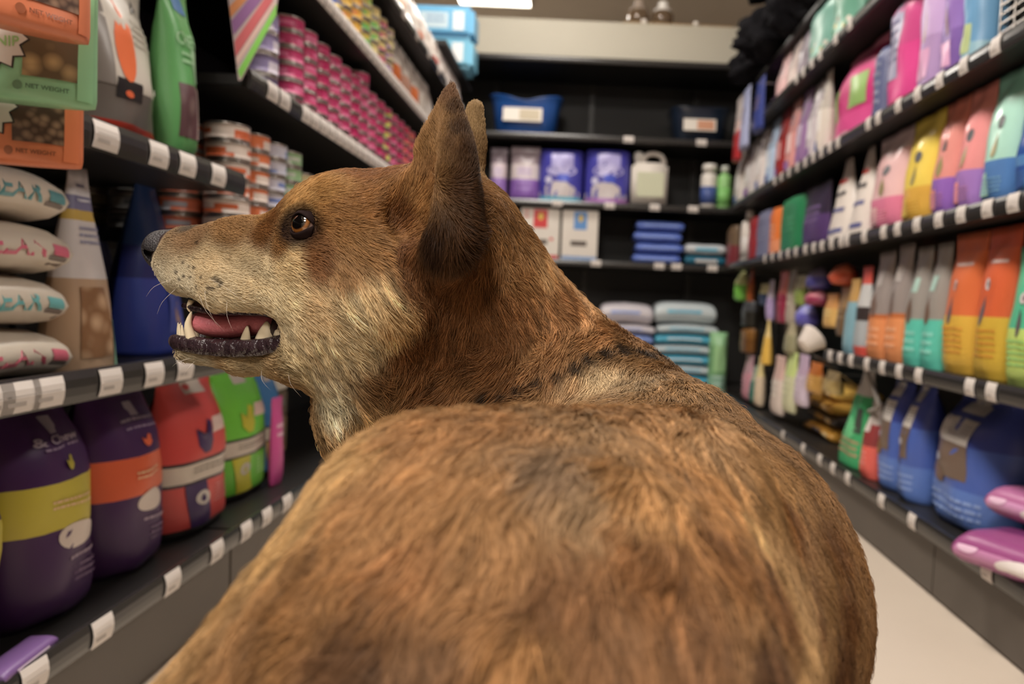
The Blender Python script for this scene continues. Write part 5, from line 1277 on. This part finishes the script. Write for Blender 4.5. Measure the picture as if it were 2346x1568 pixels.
# ---- lie of the coat: from -> to on the surface
FLOW = [
    ((430, 560), (520, 550)), ((450, 620), (530, 640)), ((400, 650), (440, 700)), ((560, 560), (640, 550)), ((560, 650), (640, 670)), ((520, 700), (560, 712)),
    ((690, 450), (760, 420)), ((790, 420), (860, 410)), ((780, 500), (850, 500)), ((720, 610), (790, 640)), ((700, 680), (760, 720)), ((800, 580), (860, 620)), ((800, 700), (850, 760)),
    ((860, 650), (900, 730)), ((870, 760), (900, 830)), ((760, 800), (800, 860)), ((640, 840), (700, 860)), ((500, 840), (560, 846)), ((740, 880), (770, 930)),
    ((900, 460), (930, 420)), ((950, 470), (985, 420)), ((985, 420), (1005, 330)), ((1010, 320), (1028, 230)), ((1062, 390), (1055, 320)), ((1055, 320), (1040, 230)), ((1095, 360), (1092, 280)),
    ((960, 570), (930, 640)), ((1035, 440), (1075, 452)), ((1075, 440), (1115, 480)), ((1020, 470), (1060, 500)), ((1070, 500), (1090, 570)), ((940, 380), (925, 340)), ((955, 340), (945, 300)), ((1060, 560), (1000, 640)), ((1000, 500), (990, 590)), ((1140, 480), (1190, 560)), ((1100, 520), (1140, 590)), ((960, 680), (980, 760)), ((1080, 640), (1100, 720)), ((1180, 600), (1230, 680)),
    ((1260, 660), (1310, 740)), ((1180, 720), (1220, 800)), ((1060, 760), (1050, 850)), ((930, 800), (920, 880)), ((1150, 830), (1050, 890)), ((1000, 880), (930, 930)),
    ((1400, 790), (1300, 830)), ((1500, 800), (1580, 850)), ((1420, 870), (1400, 900)), ((1550, 870), (1600, 910)), ((1640, 900), (1720, 980)),
    ((950, 970), (880, 1040)), ((1150, 950), (1060, 1040)), ((1350, 940), (1290, 1040)), ((1550, 950), (1560, 1050)), ((850, 1050), (760, 1150)), ((1000, 1100), (900, 1220)),
    ((1200, 1080), (1130, 1200)), ((1400, 1100), (1370, 1220)), ((1600, 1080), (1630, 1200)), ((1720, 1060), (1790, 1180)), ((1850, 1180), (1900, 1300)), ((1920, 1330), (1940, 1450)),
    ((650, 1280), (520, 1440)), ((850, 1300), (730, 1450)), ((1050, 1300), (980, 1450)), ((1250, 1300), (1200, 1450)), ((1450, 1300), (1440, 1450)), ((1650, 1280), (1690, 1420)), ((1800, 1350), (1830, 1500)),
    ((500, 1450), (420, 1560)), ((720, 1450), (640, 1560)), ((950, 1450), (900, 1560)), ((1200, 1450), (1180, 1560)), ((1500, 1450), (1510, 1560)),
]
fp, fd = [], []
for a, b in FLOW:
    q, n = hit(*a); q2, n2 = hit(*b)
    if q is None: continue
    if q2 is None or abs(np.linalg.norm(q2 - CAM) - np.linalg.norm(q - CAM)) > 0.12: q2 = P(b[0], b[1], (q - CAM) @ FWD)
    v = q2 - q; fp.append(q); fd.append(v / np.linalg.norm(v))
for q, v in [((-0.02, 0.2, 0.42), (0, -.5, -1)), ((0.16, 0.45, 0.4), (0, -.6, -1)), ((0.15, 0.6, 0.4), (0, -.3, -1)), ((-.03, .3, .1), (0, -.2, -1)), ((.04, .6, .1), (0, -.1, -1)), ((0, .7, .45), (0, 0, -1)), ((0, .45, .35), (0, -1, -.2)), ((-0.15, .3, .35), (0, -.4, -1))]:
    fp.append(np.array(q)); v = np.array(v, float); fd.append(v / np.linalg.norm(v))
fp, fd = np.array(fp), np.array(fd)
def flow(p):
    out = np.zeros((len(p), 3))
    for i in range(0, len(p), 20000):
        q = p[i:i + 20000]
        w = 1.0 / (((q[:, None, :] - fp[None]) ** 2).sum(2) + 1e-4) ** 1.7
        out[i:i + 20000] = w @ fd
    return out

def blob(p, px, py, r_px, soft=0.35):
    """1 inside a round patch of the coat seen at (px, py)"""
    q, n = hit(px, py)
    if q is None: return np.zeros(len(p))
    R = r_px * ((q - CAM) @ FWD) / FPX
    d = np.linalg.norm(p - q, axis=1) / R
    return np.clip((1 - d) / soft + 0.5, 0, 1)

# hair length and thickness over the coat (metres): RBF of spots
LEN = [((400, 600), 0.0035), ((380, 660), 0.0060), ((480, 560), 0.0040), ((560, 600), 0.0045), ((560, 700), 0.0060), ((650, 530), 0.0045), ((700, 660), 0.0080), ((760, 430), 0.0060), ((850, 400), 0.0070), ((780, 520), 0.0060),
       ((840, 620), 0.0090), ((850, 740), 0.0130), ((760, 820), 0.0100), ((560, 845), 0.0060), ((430, 822), 0.0060), ((760, 900), 0.0140), ((900, 560), 0.0090), ((960, 460), 0.0090), ((1000, 360), 0.0060), ((1030, 220), 0.0040), ((1070, 320), 0.0050), ((1090, 280), 0.0040),
       ((945, 370), 0.0120), ((965, 310), 0.0090), ((1060, 430), 0.0060), ((1030, 460), 0.0070), ((1050, 540), 0.0130), ((1000, 660), 0.0120), ((1150, 540), 0.0140), ((1200, 680), 0.0119), ((1060, 760), 0.0119), ((930, 860), 0.0120), ((1300, 780), 0.0119), ((1400, 860), 0.0132), ((1550, 880), 0.0132), ((1150, 870), 0.0119),
       ((1000, 1050), 0.0144), ((1300, 1050), 0.0151), ((1600, 1050), 0.0130), ((800, 1200), 0.0122), ((1100, 1300), 0.0158), ((1400, 1300), 0.0158), ((1750, 1200), 0.0101), ((1900, 1350), 0.0079), ((600, 1450), 0.0122), ((1000, 1500), 0.0158), ((1500, 1500), 0.0144)]
lp, lv = [], []
for a, v in LEN:
    q, n = hit(*a)
    if q is not None: lp.append(q); lv.append(v)
for q in [(0, .3, .1), (.04, .6, .1), (0, .2, .3)]: lp.append(np.array(q)); lv.append(.010)
lp, lv = np.array(lp), np.array(lv)
def length(p):
    out = np.zeros(len(p))
    for i in range(0, len(p), 20000):
        q = p[i:i + 20000]
        w = 1.0 / (((q[:, None, :] - lp[None]) ** 2).sum(2) + 4e-5) ** 2
        out[i:i + 20000] = (w @ lv) / w.sum(1)
    return out

# bare skin: eye, nose, mouth
hfr = (DV - HO) @ HB.T
def bare(p):
    h = (p - HO) @ HB.T
    out = np.zeros(len(p))
    for sgn in (1, -1):
        w = HO + HB.T @ np.array([_e[0], _e[1], _e[2] * sgn])
        out = np.maximum(out, np.clip((0.0100 - np.linalg.norm(p - w, axis=1)) / 0.002, 0, 1))
    a, b = hf(S(352, 750)), hf(S(664, 752))
    t = np.clip((h[:, 0] - a[0]) / (b[0] - a[0]), 0, 1); yc = a[1] + (b[1] - a[1]) * t
    hh = 0.0116 + 0.0008 * np.sin(t * 3.1)
    endx = np.where(h[:, 0] > b[0], (h[:, 0] - b[0]) / 0.0085, 0)
    dd = np.sqrt(((h[:, 1] - yc) / hh) ** 2 + endx ** 2)
    inm = (h[:, 0] < b[0] + 0.012) & (h[:, 0] > a[0] - .02)
    out = np.maximum(out, np.clip((1.06 - dd) / 0.08, 0, 1) * inm)
    nt_ = hf(S(382, 566))
    dn = np.linalg.norm((h - nt_) / np.array([0.0165, 0.0152, 0.0180]), axis=1)
    out = np.maximum(out, np.clip((1.0 - dn) / 0.1, 0, 1))
    return out

DN = np.zeros_like(DV, dtype=np.float32).ravel()
dme.vertices.foreach_get('normal', DN) if len(dme.vertices) == len(DV) else None
DN = DN.reshape(-1, 3).astype(float)
bareV = bare(DV)
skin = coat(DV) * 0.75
SK = np.array(lin((46, 34, 34)))
# dark skin around the eyes and along the lips
def eye_dark(p):
    out = np.zeros(len(p))
    for sgn in (1, -1):
        w = HO + HB.T @ np.array([_e[0] - 0.004, _e[1] - 0.001, _e[2] * sgn])
        d = (p - w) @ HB.T
        r = np.sqrt((d[:, 0] / 0.0205) ** 2 + (d[:, 1] / 0.0165) ** 2 + (d[:, 2] / 0.02) ** 2)
        out = np.maximum(out, np.clip((1.0 - r) / 0.35, 0, 1))
    return out
dk = np.maximum(bareV, eye_dark(DV))[:, None]
skin = skin * (1 - dk) + SK * dk
ca = dme.color_attributes.new('coat', 'FLOAT_COLOR', 'POINT')
ca.data.foreach_set('color', np.concatenate([skin, np.ones((len(DV), 1))], 1).astype(np.float32).ravel())

# ---- hairs
tri = np.concatenate([DQ[:, [0, 1, 2]], DQ[:, [0, 2, 3]]])
ta, tb, tc_ = DV[tri[:, 0]], DV[tri[:, 1]], DV[tri[:, 2]]
area = 0.5 * np.linalg.norm(np.cross(tb - ta, tc_ - ta), axis=1)
cen = (ta + tb + tc_) / 3
ln_c = length(cen)
dens = 1.0 / (ln_c / 0.01) ** 1.1                       # hairs per area relative
nrm = np.cross(tb - ta, tc_ - ta); nrm /= np.linalg.norm(nrm, axis=1)[:, None] + 1e-12
facing = ((CAM - cen) * nrm).sum(1) / np.linalg.norm(CAM - cen, axis=1)
dep = (cen - CAM) @ FWD
ppx = CX + FPX * ((cen - CAM) @ RGT) / np.maximum(dep, .05); ppy = CY - FPX * ((cen - CAM) @ UP) / np.maximum(dep, .05)
seen = (facing > -0.35) & (ppy < 1800) & (ppx > 150) & (ppx < 2150)
near_body = ppy > 960
wgt = area * dens * np.where(seen, 1.0, 0.16) * (bareV[tri].mean(1) < 0.5)
wgt *= np.where(near_body & seen, 0.85, 1.0)
NH = FUR_COUNT
pick = rng.choice(len(tri), NH, p=wgt / wgt.sum())
u = rng.random((NH, 2)); fl = u.sum(1) > 1; u[fl] = 1 - u[fl]
root = ta[pick] + (tb - ta)[pick] * u[:, :1] + (tc_ - ta)[pick] * u[:, 1:]
vn = DN[tri[pick]]
nr = vn[:, 0] * (1 - u.sum(1))[:, None] + vn[:, 1] * u[:, :1] + vn[:, 2] * u[:, 1:]
nr /= np.linalg.norm(nr, axis=1)[:, None] + 1e-9
L = length(root) * rng.uniform(0.65, 1.2, NH)
t = flow(root)
n1, n2, n3 = [Noise(0.035, seed=q) for q in (1, 2, 3)]
m1, m2, m3 = [Noise(0.009, seed=q) for q in (4, 5, 6)]
wob = np.stack([n1(root), n2(root), n3(root)], 1) * 0.22 + np.stack([m1(root), m2(root), m3(root)], 1) * (0.06 + 0.14 * np.clip((L - 0.010) / 0.006, 0, 1))[:, None]
t /= np.linalg.norm(t, axis=1)[:, None] + 1e-9
tf = t - nr * (t * nr).sum(1)[:, None]; tf /= np.linalg.norm(tf, axis=1)[:, None] + 1e-9
t = t + wob * np.clip(L / 0.012, 0.3, 1.2)[:, None] + rng.normal(size=(NH, 3)) * 0.13
t -= nr * (t * nr).sum(1)[:, None]
t /= np.linalg.norm(t, axis=1)[:, None] + 1e-9
lift = np.clip(0.36 + 0.08 * m1(root[:, ::-1]) + rng.normal(size=NH) * 0.10, 0.2, 0.9)[:, None] + np.clip(0.008 - L, 0, 0.005)[:, None] * 40
NPT = 4
ss = np.linspace(0, 1, NPT)
pts = np.zeros((NH, NPT, 3), np.float32)
for j, s1 in enumerate(ss):
    pts[:, j] = root - nr * 0.0002 + L[:, None] * (t * (s1 * (1 - 0.08 * s1)) + nr * lift * (s1 * (1.25 - 0.85 * s1)))
bl = bare(root) 
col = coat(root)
# streaks: darker and paler locks along the lie of the coat
q2 = root - t * (root * t).sum(1)[:, None] * 0.0
n5, n6 = Noise(0.018, seed=11), Noise(0.006, seed=12)
streak = np.zeros(NH)
for s_off in (-0.012, -0.008, -0.004, 0.0, 0.004, 0.008, 0.012): streak += n6(root + tf * s_off)
streak = streak / 7 * 1.9 + n5(root) * 0.35
tick = np.clip(L / 0.014, 0.12, 1.2)
f_ = np.exp((streak * 0.29 + rng.normal(size=NH) * 0.16) * tick)
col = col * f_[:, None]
ed = eye_dark(root)[:, None]
col = col * (1 - ed * 0.85) + SK * 1.1 * ed * 0.85
# whisker spots on the muzzle
for (px, py, r) in [(447, 556, 5), (415, 600, 4), (400, 620, 4), (430, 610, 4), (440, 612, 4), (418, 630, 4), (407, 636, 4), (432, 634, 4), (456, 635, 4), (484, 636, 6), (492, 642, 6), (500, 648, 5), (447, 656, 5), (472, 658, 5), (480, 660, 5), (432, 676, 5), (425, 588, 3), (438, 590, 3), (412, 655, 4), (495, 655, 4), (470, 668, 4)]:
    w = blob(root, px, py, r, 0.5)[:, None]; col = col * (1 - 0.8 * w) + np.array(lin((50, 34, 26))) * 0.8 * w
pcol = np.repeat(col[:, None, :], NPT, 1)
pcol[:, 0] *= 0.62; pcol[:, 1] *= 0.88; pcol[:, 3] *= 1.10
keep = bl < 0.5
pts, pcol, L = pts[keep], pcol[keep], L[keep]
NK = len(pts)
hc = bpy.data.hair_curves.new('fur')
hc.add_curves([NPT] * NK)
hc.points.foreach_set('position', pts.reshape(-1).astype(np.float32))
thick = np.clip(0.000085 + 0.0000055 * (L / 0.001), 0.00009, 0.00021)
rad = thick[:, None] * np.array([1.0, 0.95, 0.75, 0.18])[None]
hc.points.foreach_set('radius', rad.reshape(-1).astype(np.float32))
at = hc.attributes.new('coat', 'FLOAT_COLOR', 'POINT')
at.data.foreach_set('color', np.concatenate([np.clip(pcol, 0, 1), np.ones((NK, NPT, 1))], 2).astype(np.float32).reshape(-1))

def coat_mat(name, rough, spec):
    M = bpy.data.materials.new(name); M.use_nodes = True; nt = M.node_tree; b = nt.nodes['Principled BSDF']
    a = nt.nodes.new('ShaderNodeAttribute'); a.attribute_name = 'coat'
    g = nt.nodes.new('ShaderNodeMix'); g.data_type = 'RGBA'; g.blend_type = 'MULTIPLY'; g.inputs['Factor'].default_value = 1.0
    g.inputs['B'].default_value = (COAT_GAIN, COAT_GAIN, COAT_GAIN, 1)
    nt.links.new(a.outputs['Color'], g.inputs['A']); nt.links.new(g.outputs['Result'], b.inputs['Base Color'])
    b.inputs['Roughness'].default_value = rough; b.inputs['Specular IOR Level'].default_value = spec
    return M
FUR_M = coat_mat('fur_strands', 0.5, 0.22)
SKIN_M = coat_mat('dog_skin', 0.85, 0.1)
dog = link('dog', dme, None, SKIN_M)
tag(dog, 'reddish tan dog with pricked ears looking left, back turned to the viewer', 'dog')
fur = bpy.data.objects.new('fur', hc); COL.objects.link(fur); fur.parent = dog; hc.materials.append(FUR_M)

# ---- small lofted things: whiskers, teeth, tongue, lips
def loft(name, path, radii, n=10, parent=None, material=None, side=None, cap=True):
    """tube along path; radii = r or (r_side, r_up) per point"""
    path = [np.asarray(p, float) for p in path]; V, F = [], []
    for i, p in enumerate(path):
        tng = path[min(i + 1, len(path) - 1)] - path[max(i - 1, 0)]; tng /= np.linalg.norm(tng)
        sd = np.asarray(HL if side is None else side, float); sd = sd - tng * (sd @ tng); sd /= np.linalg.norm(sd)
        up = np.cross(tng, sd); r = radii[i]; rs, ru = (r, r) if np.isscalar(r) else r
        for q in range(n):
            an = 2 * math.pi * q / n; V.append(p + sd * rs * math.cos(an) + up * ru * math.sin(an))
    for i in range(len(path) - 1):
        for q in range(n):
            F.append((i * n + q, i * n + (q + 1) % n, (i + 1) * n + (q + 1) % n, (i + 1) * n + q))
    if cap: F.append(tuple(range(n - 1, -1, -1))); F.append(tuple(range((len(path) - 1) * n, len(path) * n)))
    return link(name, mesh(name, V, F), parent, material, True)
def curve_pts(ctrl, n):
    ctrl = np.array(ctrl, float); k = len(ctrl); out = []
    for s1 in np.linspace(0, k - 1, n):
        i = min(int(s1), k - 2); f = s1 - i
        p0, p1, p2, p3 = ctrl[max(i - 1, 0)], ctrl[i], ctrl[i + 1], ctrl[min(i + 2, k - 1)]
        out.append(0.5 * ((2 * p1) + (-p0 + p2) * f + (2 * p0 - 5 * p1 + 4 * p2 - p3) * f * f + (-p0 + 3 * p1 - 3 * p2 + p3) * f ** 3))
    return out
LIP_M = mat('dark_lip', (50, 36, 40), 0.24, spec=0.6, noise=0.6, nscale=190, bump=0.9)
GUM_M = mat('mouth_lining', (66, 34, 38), 0.3, noise=0.4, nscale=160, bump=0.2)
TON_M = mat('tongue_pink', (196, 112, 120), 0.32, noise=0.12, nscale=500, bump=0.25)
TOO_M = mat('tooth_ivory', (222, 206, 176), 0.25, noise=0.1, nscale=120)
def hm(px, py, c, sgn):
    q = hf(S(px, py, abs(c))); q[2] *= sgn; return HO + HB.T @ q
low = [(400, 782, 0.000), (398, 782, 0.006), (410, 786, 0.0105), (450, 792, 0.0132), (510, 798, 0.0162), (570, 798, 0.0198), (630, 790, 0.0242), (672, 772, 0.0280), (690, 748, 0.0292)]
lowp = [hm(*q, 1) for q in low]; lowm = [hm(*q, -1) for q in low]
path = curve_pts(lowm[:0:-1] + lowp, 61)
def lip_r(i):
    f = abs(i - 30) / 30.0
    return 0.0036 + 0.0018 * math.sin(min(1, f * 1.35) * math.pi * 0.72) + 0.00018 * math.sin(i * 2.3) + 0.00012 * math.sin(i * 5.1)
wv = [(lip_r(i) * 1.12, lip_r(i) * 0.8) for i in range(61)]
loft('lower_lip', path, wv, 12, dog, LIP_M, side=HU)['label'] = 'wet black lower lip'
upl = [(420, 700, 0.010), (480, 714, 0.016), (560, 716, 0.021), (640, 720, 0.027), (684, 736, 0.029)]
for sgn in (1, -1):
    pth = curve_pts([hm(*q, sgn) for q in upl], 24)
    loft('upper_lip', pth, [0.0018 + 0.001 * (i / 23) for i in range(24)], 8, dog, LIP_M, side=HU)
# gums along the lower jaw and palate
gp = curve_pts([hm(425, 792, 0.0, 1), hm(500, 800, 0, 1), hm(600, 796, 0, 1), hm(690, 770, 0, 1)], 16)
loft('mouth_floor', gp, [(0.008 + 0.010 * i / 15, 0.0055 + 0.004 * i / 15) for i in range(16)], 14, dog, GUM_M)
gp = curve_pts([hm(445, 700, 0.0, 1), hm(540, 712, 0, 1), hm(640, 716, 0, 1), hm(700, 740, 0, 1)], 16)
loft('palate', gp, [(0.008 + 0.011 * i / 15, 0.004 + 0.003 * i / 15) for i in range(16)], 14, dog, GUM_M)
loft('mouth_back', [hm(655, 750, 0, 1), hm(680, 752, 0, 1), hm(705, 752, 0, 1)], [(0.022, 0.012), (0.025, 0.014), (0.02, 0.012)], 14, dog, mat('throat_dark', (40, 22, 24), 0.5))
tp = curve_pts([hm(446, 728, 0, 1), hm(475, 741, 0, 1), hm(530, 748, 0, 1), hm(590, 742, 0, 1), hm(680, 745, 0, 1)], 20)
loft('tongue', tp, [((0.0035 + 0.0105 * math.sin(min(1, (i + 1) / 8) * 1.57)), (0.002 + 0.0066 * math.sin(min(1, (i + 1) / 6) * 1.57))) for i in range(20)], 18, dog, TON_M)['label'] = 'pink tongue in open mouth'
def tooth(base, mid, tip, r, flat=1.0):
    pth = curve_pts([base, mid, tip], 8)
    loft('tooth', pth, [(r * flat * (1 - (i / 7) ** 1.6 * 0.88), r * (1 - (i / 7) ** 1.6 * 0.88)) for i in range(8)], 10, dog, TOO_M)
for sgn in (1, -1):
    tooth(hm(440, 780, 0.0115, sgn), hm(431, 746, 0.0125, sgn), hm(439, 714, 0.0125, sgn), 0.0036)
    tooth(hm(438, 690, 0.010, sgn), hm(432, 705, 0.012, sgn), hm(436, 716, 0.012, sgn), 0.0020)
    for (x0, y0, x1, y1, cc, r) in [(562, 785, 567, 747, 0.0165, 0.0040), (606, 782, 612, 737, 0.0195, 0.0068), (650, 772, 652, 727, 0.0222, 0.0072)]:
        tooth(hm(x0, y0, cc, sgn), hm((x0 + x1) / 2, (y0 + y1) / 2, cc, sgn), hm(x1, y1, cc, sgn), r, 0.5)
    for (x0, c0) in [(408, 0.0015), (411, 0.0048), (417, 0.0078)]:
        tooth(hm(x0 + 4, 778, c0, sgn), hm(x0 + 1, 760, c0, sgn), hm(x0, 738 + c0 * 900, c0, sgn), 0.0018)

# ---- eyes
def sphere_mesh(name, r, nu=40, nv=28):
    V, F = [(0, 0, r)], []
    for i in range(1, nv):
        a = math.pi * i / nv
        for j in range(nu):
            b = 2 * math.pi * j / nu; V.append((r * math.sin(a) * math.cos(b), r * math.sin(a) * math.sin(b), r * math.cos(a)))
    V.append((0, 0, -r))
    for j in range(nu): F.append((0, 1 + j, 1 + (j + 1) % nu))
    for i in range(nv - 2):
        for j in range(nu):
            a0 = 1 + i * nu + j; a1 = 1 + i * nu + (j + 1) % nu
            F.append((a0, a0 + nu, a1 + nu, a1))
    l = len(V) - 1; o0 = 1 + (nv - 2) * nu
    for j in range(nu): F.append((o0 + j, l, o0 + (j + 1) % nu))
    return V, F
EM = bpy.data.materials.new('eye_amber'); EM.use_nodes = True
nt = EM.node_tree; b = nt.nodes['Principled BSDF']; b.inputs['Roughness'].default_value = 0.04; b.inputs['Specular IOR Level'].default_value = 0.8; b.inputs['Coat Weight'].default_value = 1.0; b.inputs['Coat Roughness'].default_value = 0.02
tcn = nt.nodes.new('ShaderNodeTexCoord'); sx = nt.nodes.new('ShaderNodeSeparateXYZ'); rmp = nt.nodes.new('ShaderNodeValToRGB'); mr = nt.nodes.new('ShaderNodeMapRange')
nt.links.new(tcn.outputs['Object'], sx.inputs[0]); nt.links.new(sx.outputs['Z'], mr.inputs['Value'])
mr.inputs['From Min'].default_value = 0.0; mr.inputs['From Max'].default_value = EYE_R
nt.links.new(mr.outputs['Result'], rmp.inputs['Fac']); nt.links.new(rmp.outputs['Color'], b.inputs['Base Color'])
els = rmp.color_ramp.elements; els[0].position = 0.0; els[0].color = (*lin((150, 128, 120)), 1); els[1].position = 1.0; els[1].color = (*lin((10, 8, 8)), 1)
for ps, c in [(0.60, (120, 96, 88)), (0.66, (50, 28, 14)), (0.72, (122, 74, 30)), (0.80, (140, 88, 40)), (0.845, (64, 36, 16)), (0.87, (10, 8, 8))]:
    e = els.new(ps); e.color = (*lin(c), 1)
LID_M = mat('eyelid_skin', (36, 26, 25), 0.85, spec=0.05, noise=0.3, nscale=300)
for sgn in (1, -1):
    w = HO + HB.T @ np.array([_e[0], _e[1], _e[2] * sgn])
    gaze = HL * sgn * 0.88 + HF * 0.26 + HU * 0.30; gaze /= np.linalg.norm(gaze)
    V, F = sphere_mesh('eye', EYE_R)
    eo = link('eye', mesh('eye', V, F), dog, EM, True)
    eo.matrix_world = Matrix.Translation(Vector(w)) @ Vector((0, 0, 1)).rotation_difference(Vector(gaze)).to_matrix().to_4x4()
    eo['label'] = 'amber brown eye with dark pupil'
    # lids: two shells leaving an almond opening about the outward axis
    ox = HL * sgn * 0.88 + HF * 0.42 + HU * 0.12; ox /= np.linalg.norm(ox)
    hz = np.cross(ox, HU) * (1); hz /= np.linalg.norm(hz); vt = np.cross(hz, ox); vt *= np.sign(vt @ HU)
    tilt = math.radians(8) * (1 if sgn > 0 else -1)
    for up_ in (1, -1):
        V, F = [], []; nu, nv = 25, 7
        for i in range(nu):
            a = -1.25 + 2.5 * i / (nu - 1)
            opn = (0.70 if up_ > 0 else 0.62) * math.cos(a * 1.25) if abs(a) < 1.25 else 0
            opn = max(opn, 0.0) * up_
            for j in range(nv):
                bnd = opn + up_ * (j / (nv - 1)) ** 1.2 * (0.92 - abs(opn))
                rr = EYE_R * (1.08 if j > 0 else 1.04)
                dv = ox * math.cos(a) * math.cos(bnd) + hz * math.sin(a) * math.cos(bnd) + vt * math.sin(bnd)
                V.append(w + dv * rr)
        for i in range(nu - 1):
            for j in range(nv - 1):
                q = (i * nv + j, (i + 1) * nv + j, (i + 1) * nv + j + 1, i * nv + j + 1)
                F.append(q if up_ > 0 else q[::-1])
        lo_ = link('eyelid', mesh('eyelid', V, F), dog, LID_M, True)
        md = lo_.modifiers.new('thick', 'SOLIDIFY'); md.thickness = 0.0012; md.offset = 0

# ---- nose leather with nostrils
_g = (GX, GY, GZ)
nc = S(368, 562)
GX = np.arange(nc[0] - 0.024, nc[0] + 0.024, 0.0006).astype(np.float32); GY = np.arange(nc[1] - 0.026, nc[1] + 0.026, 0.0006).astype(np.float32); GZ = np.arange(nc[2] - 0.024, nc[2] + 0.024, 0.0006).astype(np.float32)
FLD = np.full((len(GX), len(GY), len(GZ)), 1.0, np.float32)
hcone((375, 564), 38, (408, 556), 32, 0.004, 1.15)
hcone((368, 578), 34, (396, 582), 28, 0.006, 1.25)
hcone((364, 600), 18, (372, 622), 11, 0.006, 0.9)
hmir((370, 572, 0.0095), 22, (395, 574, 0.0105), 20, 0.005)
for sgn in (1, -1):
    pth = [(343, 570, 0.0080), (352, 588, 0.0110), (370, 592, 0.0160), (394, 582, 0.0180)]
    ps = [hf(S(*q)) for q in pth]
    for i in range(3):
        a, b2 = ps[i].copy(), ps[i + 1].copy(); a[2] *= sgn; b2[2] *= sgn
        rs = [0.0042, 0.0044, 0.0036, 0.0026]
        wcone(HO + HB.T @ a, rs[i], HO + HB.T @ b2, rs[i + 1], 0.0012, sub=True)
NV, NQ = surface_nets(FLD, GX, GY, GZ)
NV = smooth_verts(NV, NQ, 3, 0.5)
del FLD
nose = link('nose', mesh('nose', NV, [tuple(map(int, q)) for q in NQ]), dog, mat('nose_leather', (46, 42, 44), 0.38, spec=0.5, noise=0.25, nscale=900, bump=0.6), True)
nose['label'] = 'grey black leathery nose'
# ---- whiskers
wm = mat('whisker_hair', (226, 214, 200), 0.4)
for (px, py, dx, dy, c) in [(455, 672, 60, 88, .006), (470, 660, 30, 92, .01), (520, 690, 14, 70, .012), (425, 690, -30, 60, .004), (405, 660, -45, 60, .006), (395, 640, -60, 40, .008), (480, 640, 90, 60, .016), (440, 820, -45, 20, .003), (450, 825, -30, 40, .002), (600, 845, 20, 50, .004), (660, 850, 30, 60, .006)]:
    q, n = hit(px, py)
    if q is None: continue
    d = (q - CAM) @ FWD
    e_ = P(px + dx, py + dy, d - c); mid = (q + e_) / 2 + HU * 0.002 + n * 0.004
    loft('whisker', curve_pts([q, mid, e_], 7), [0.00011 * (1 - 0.8 * i / 6) for i in range(7)], 5, dog, wm)
GX, GY, GZ = _g
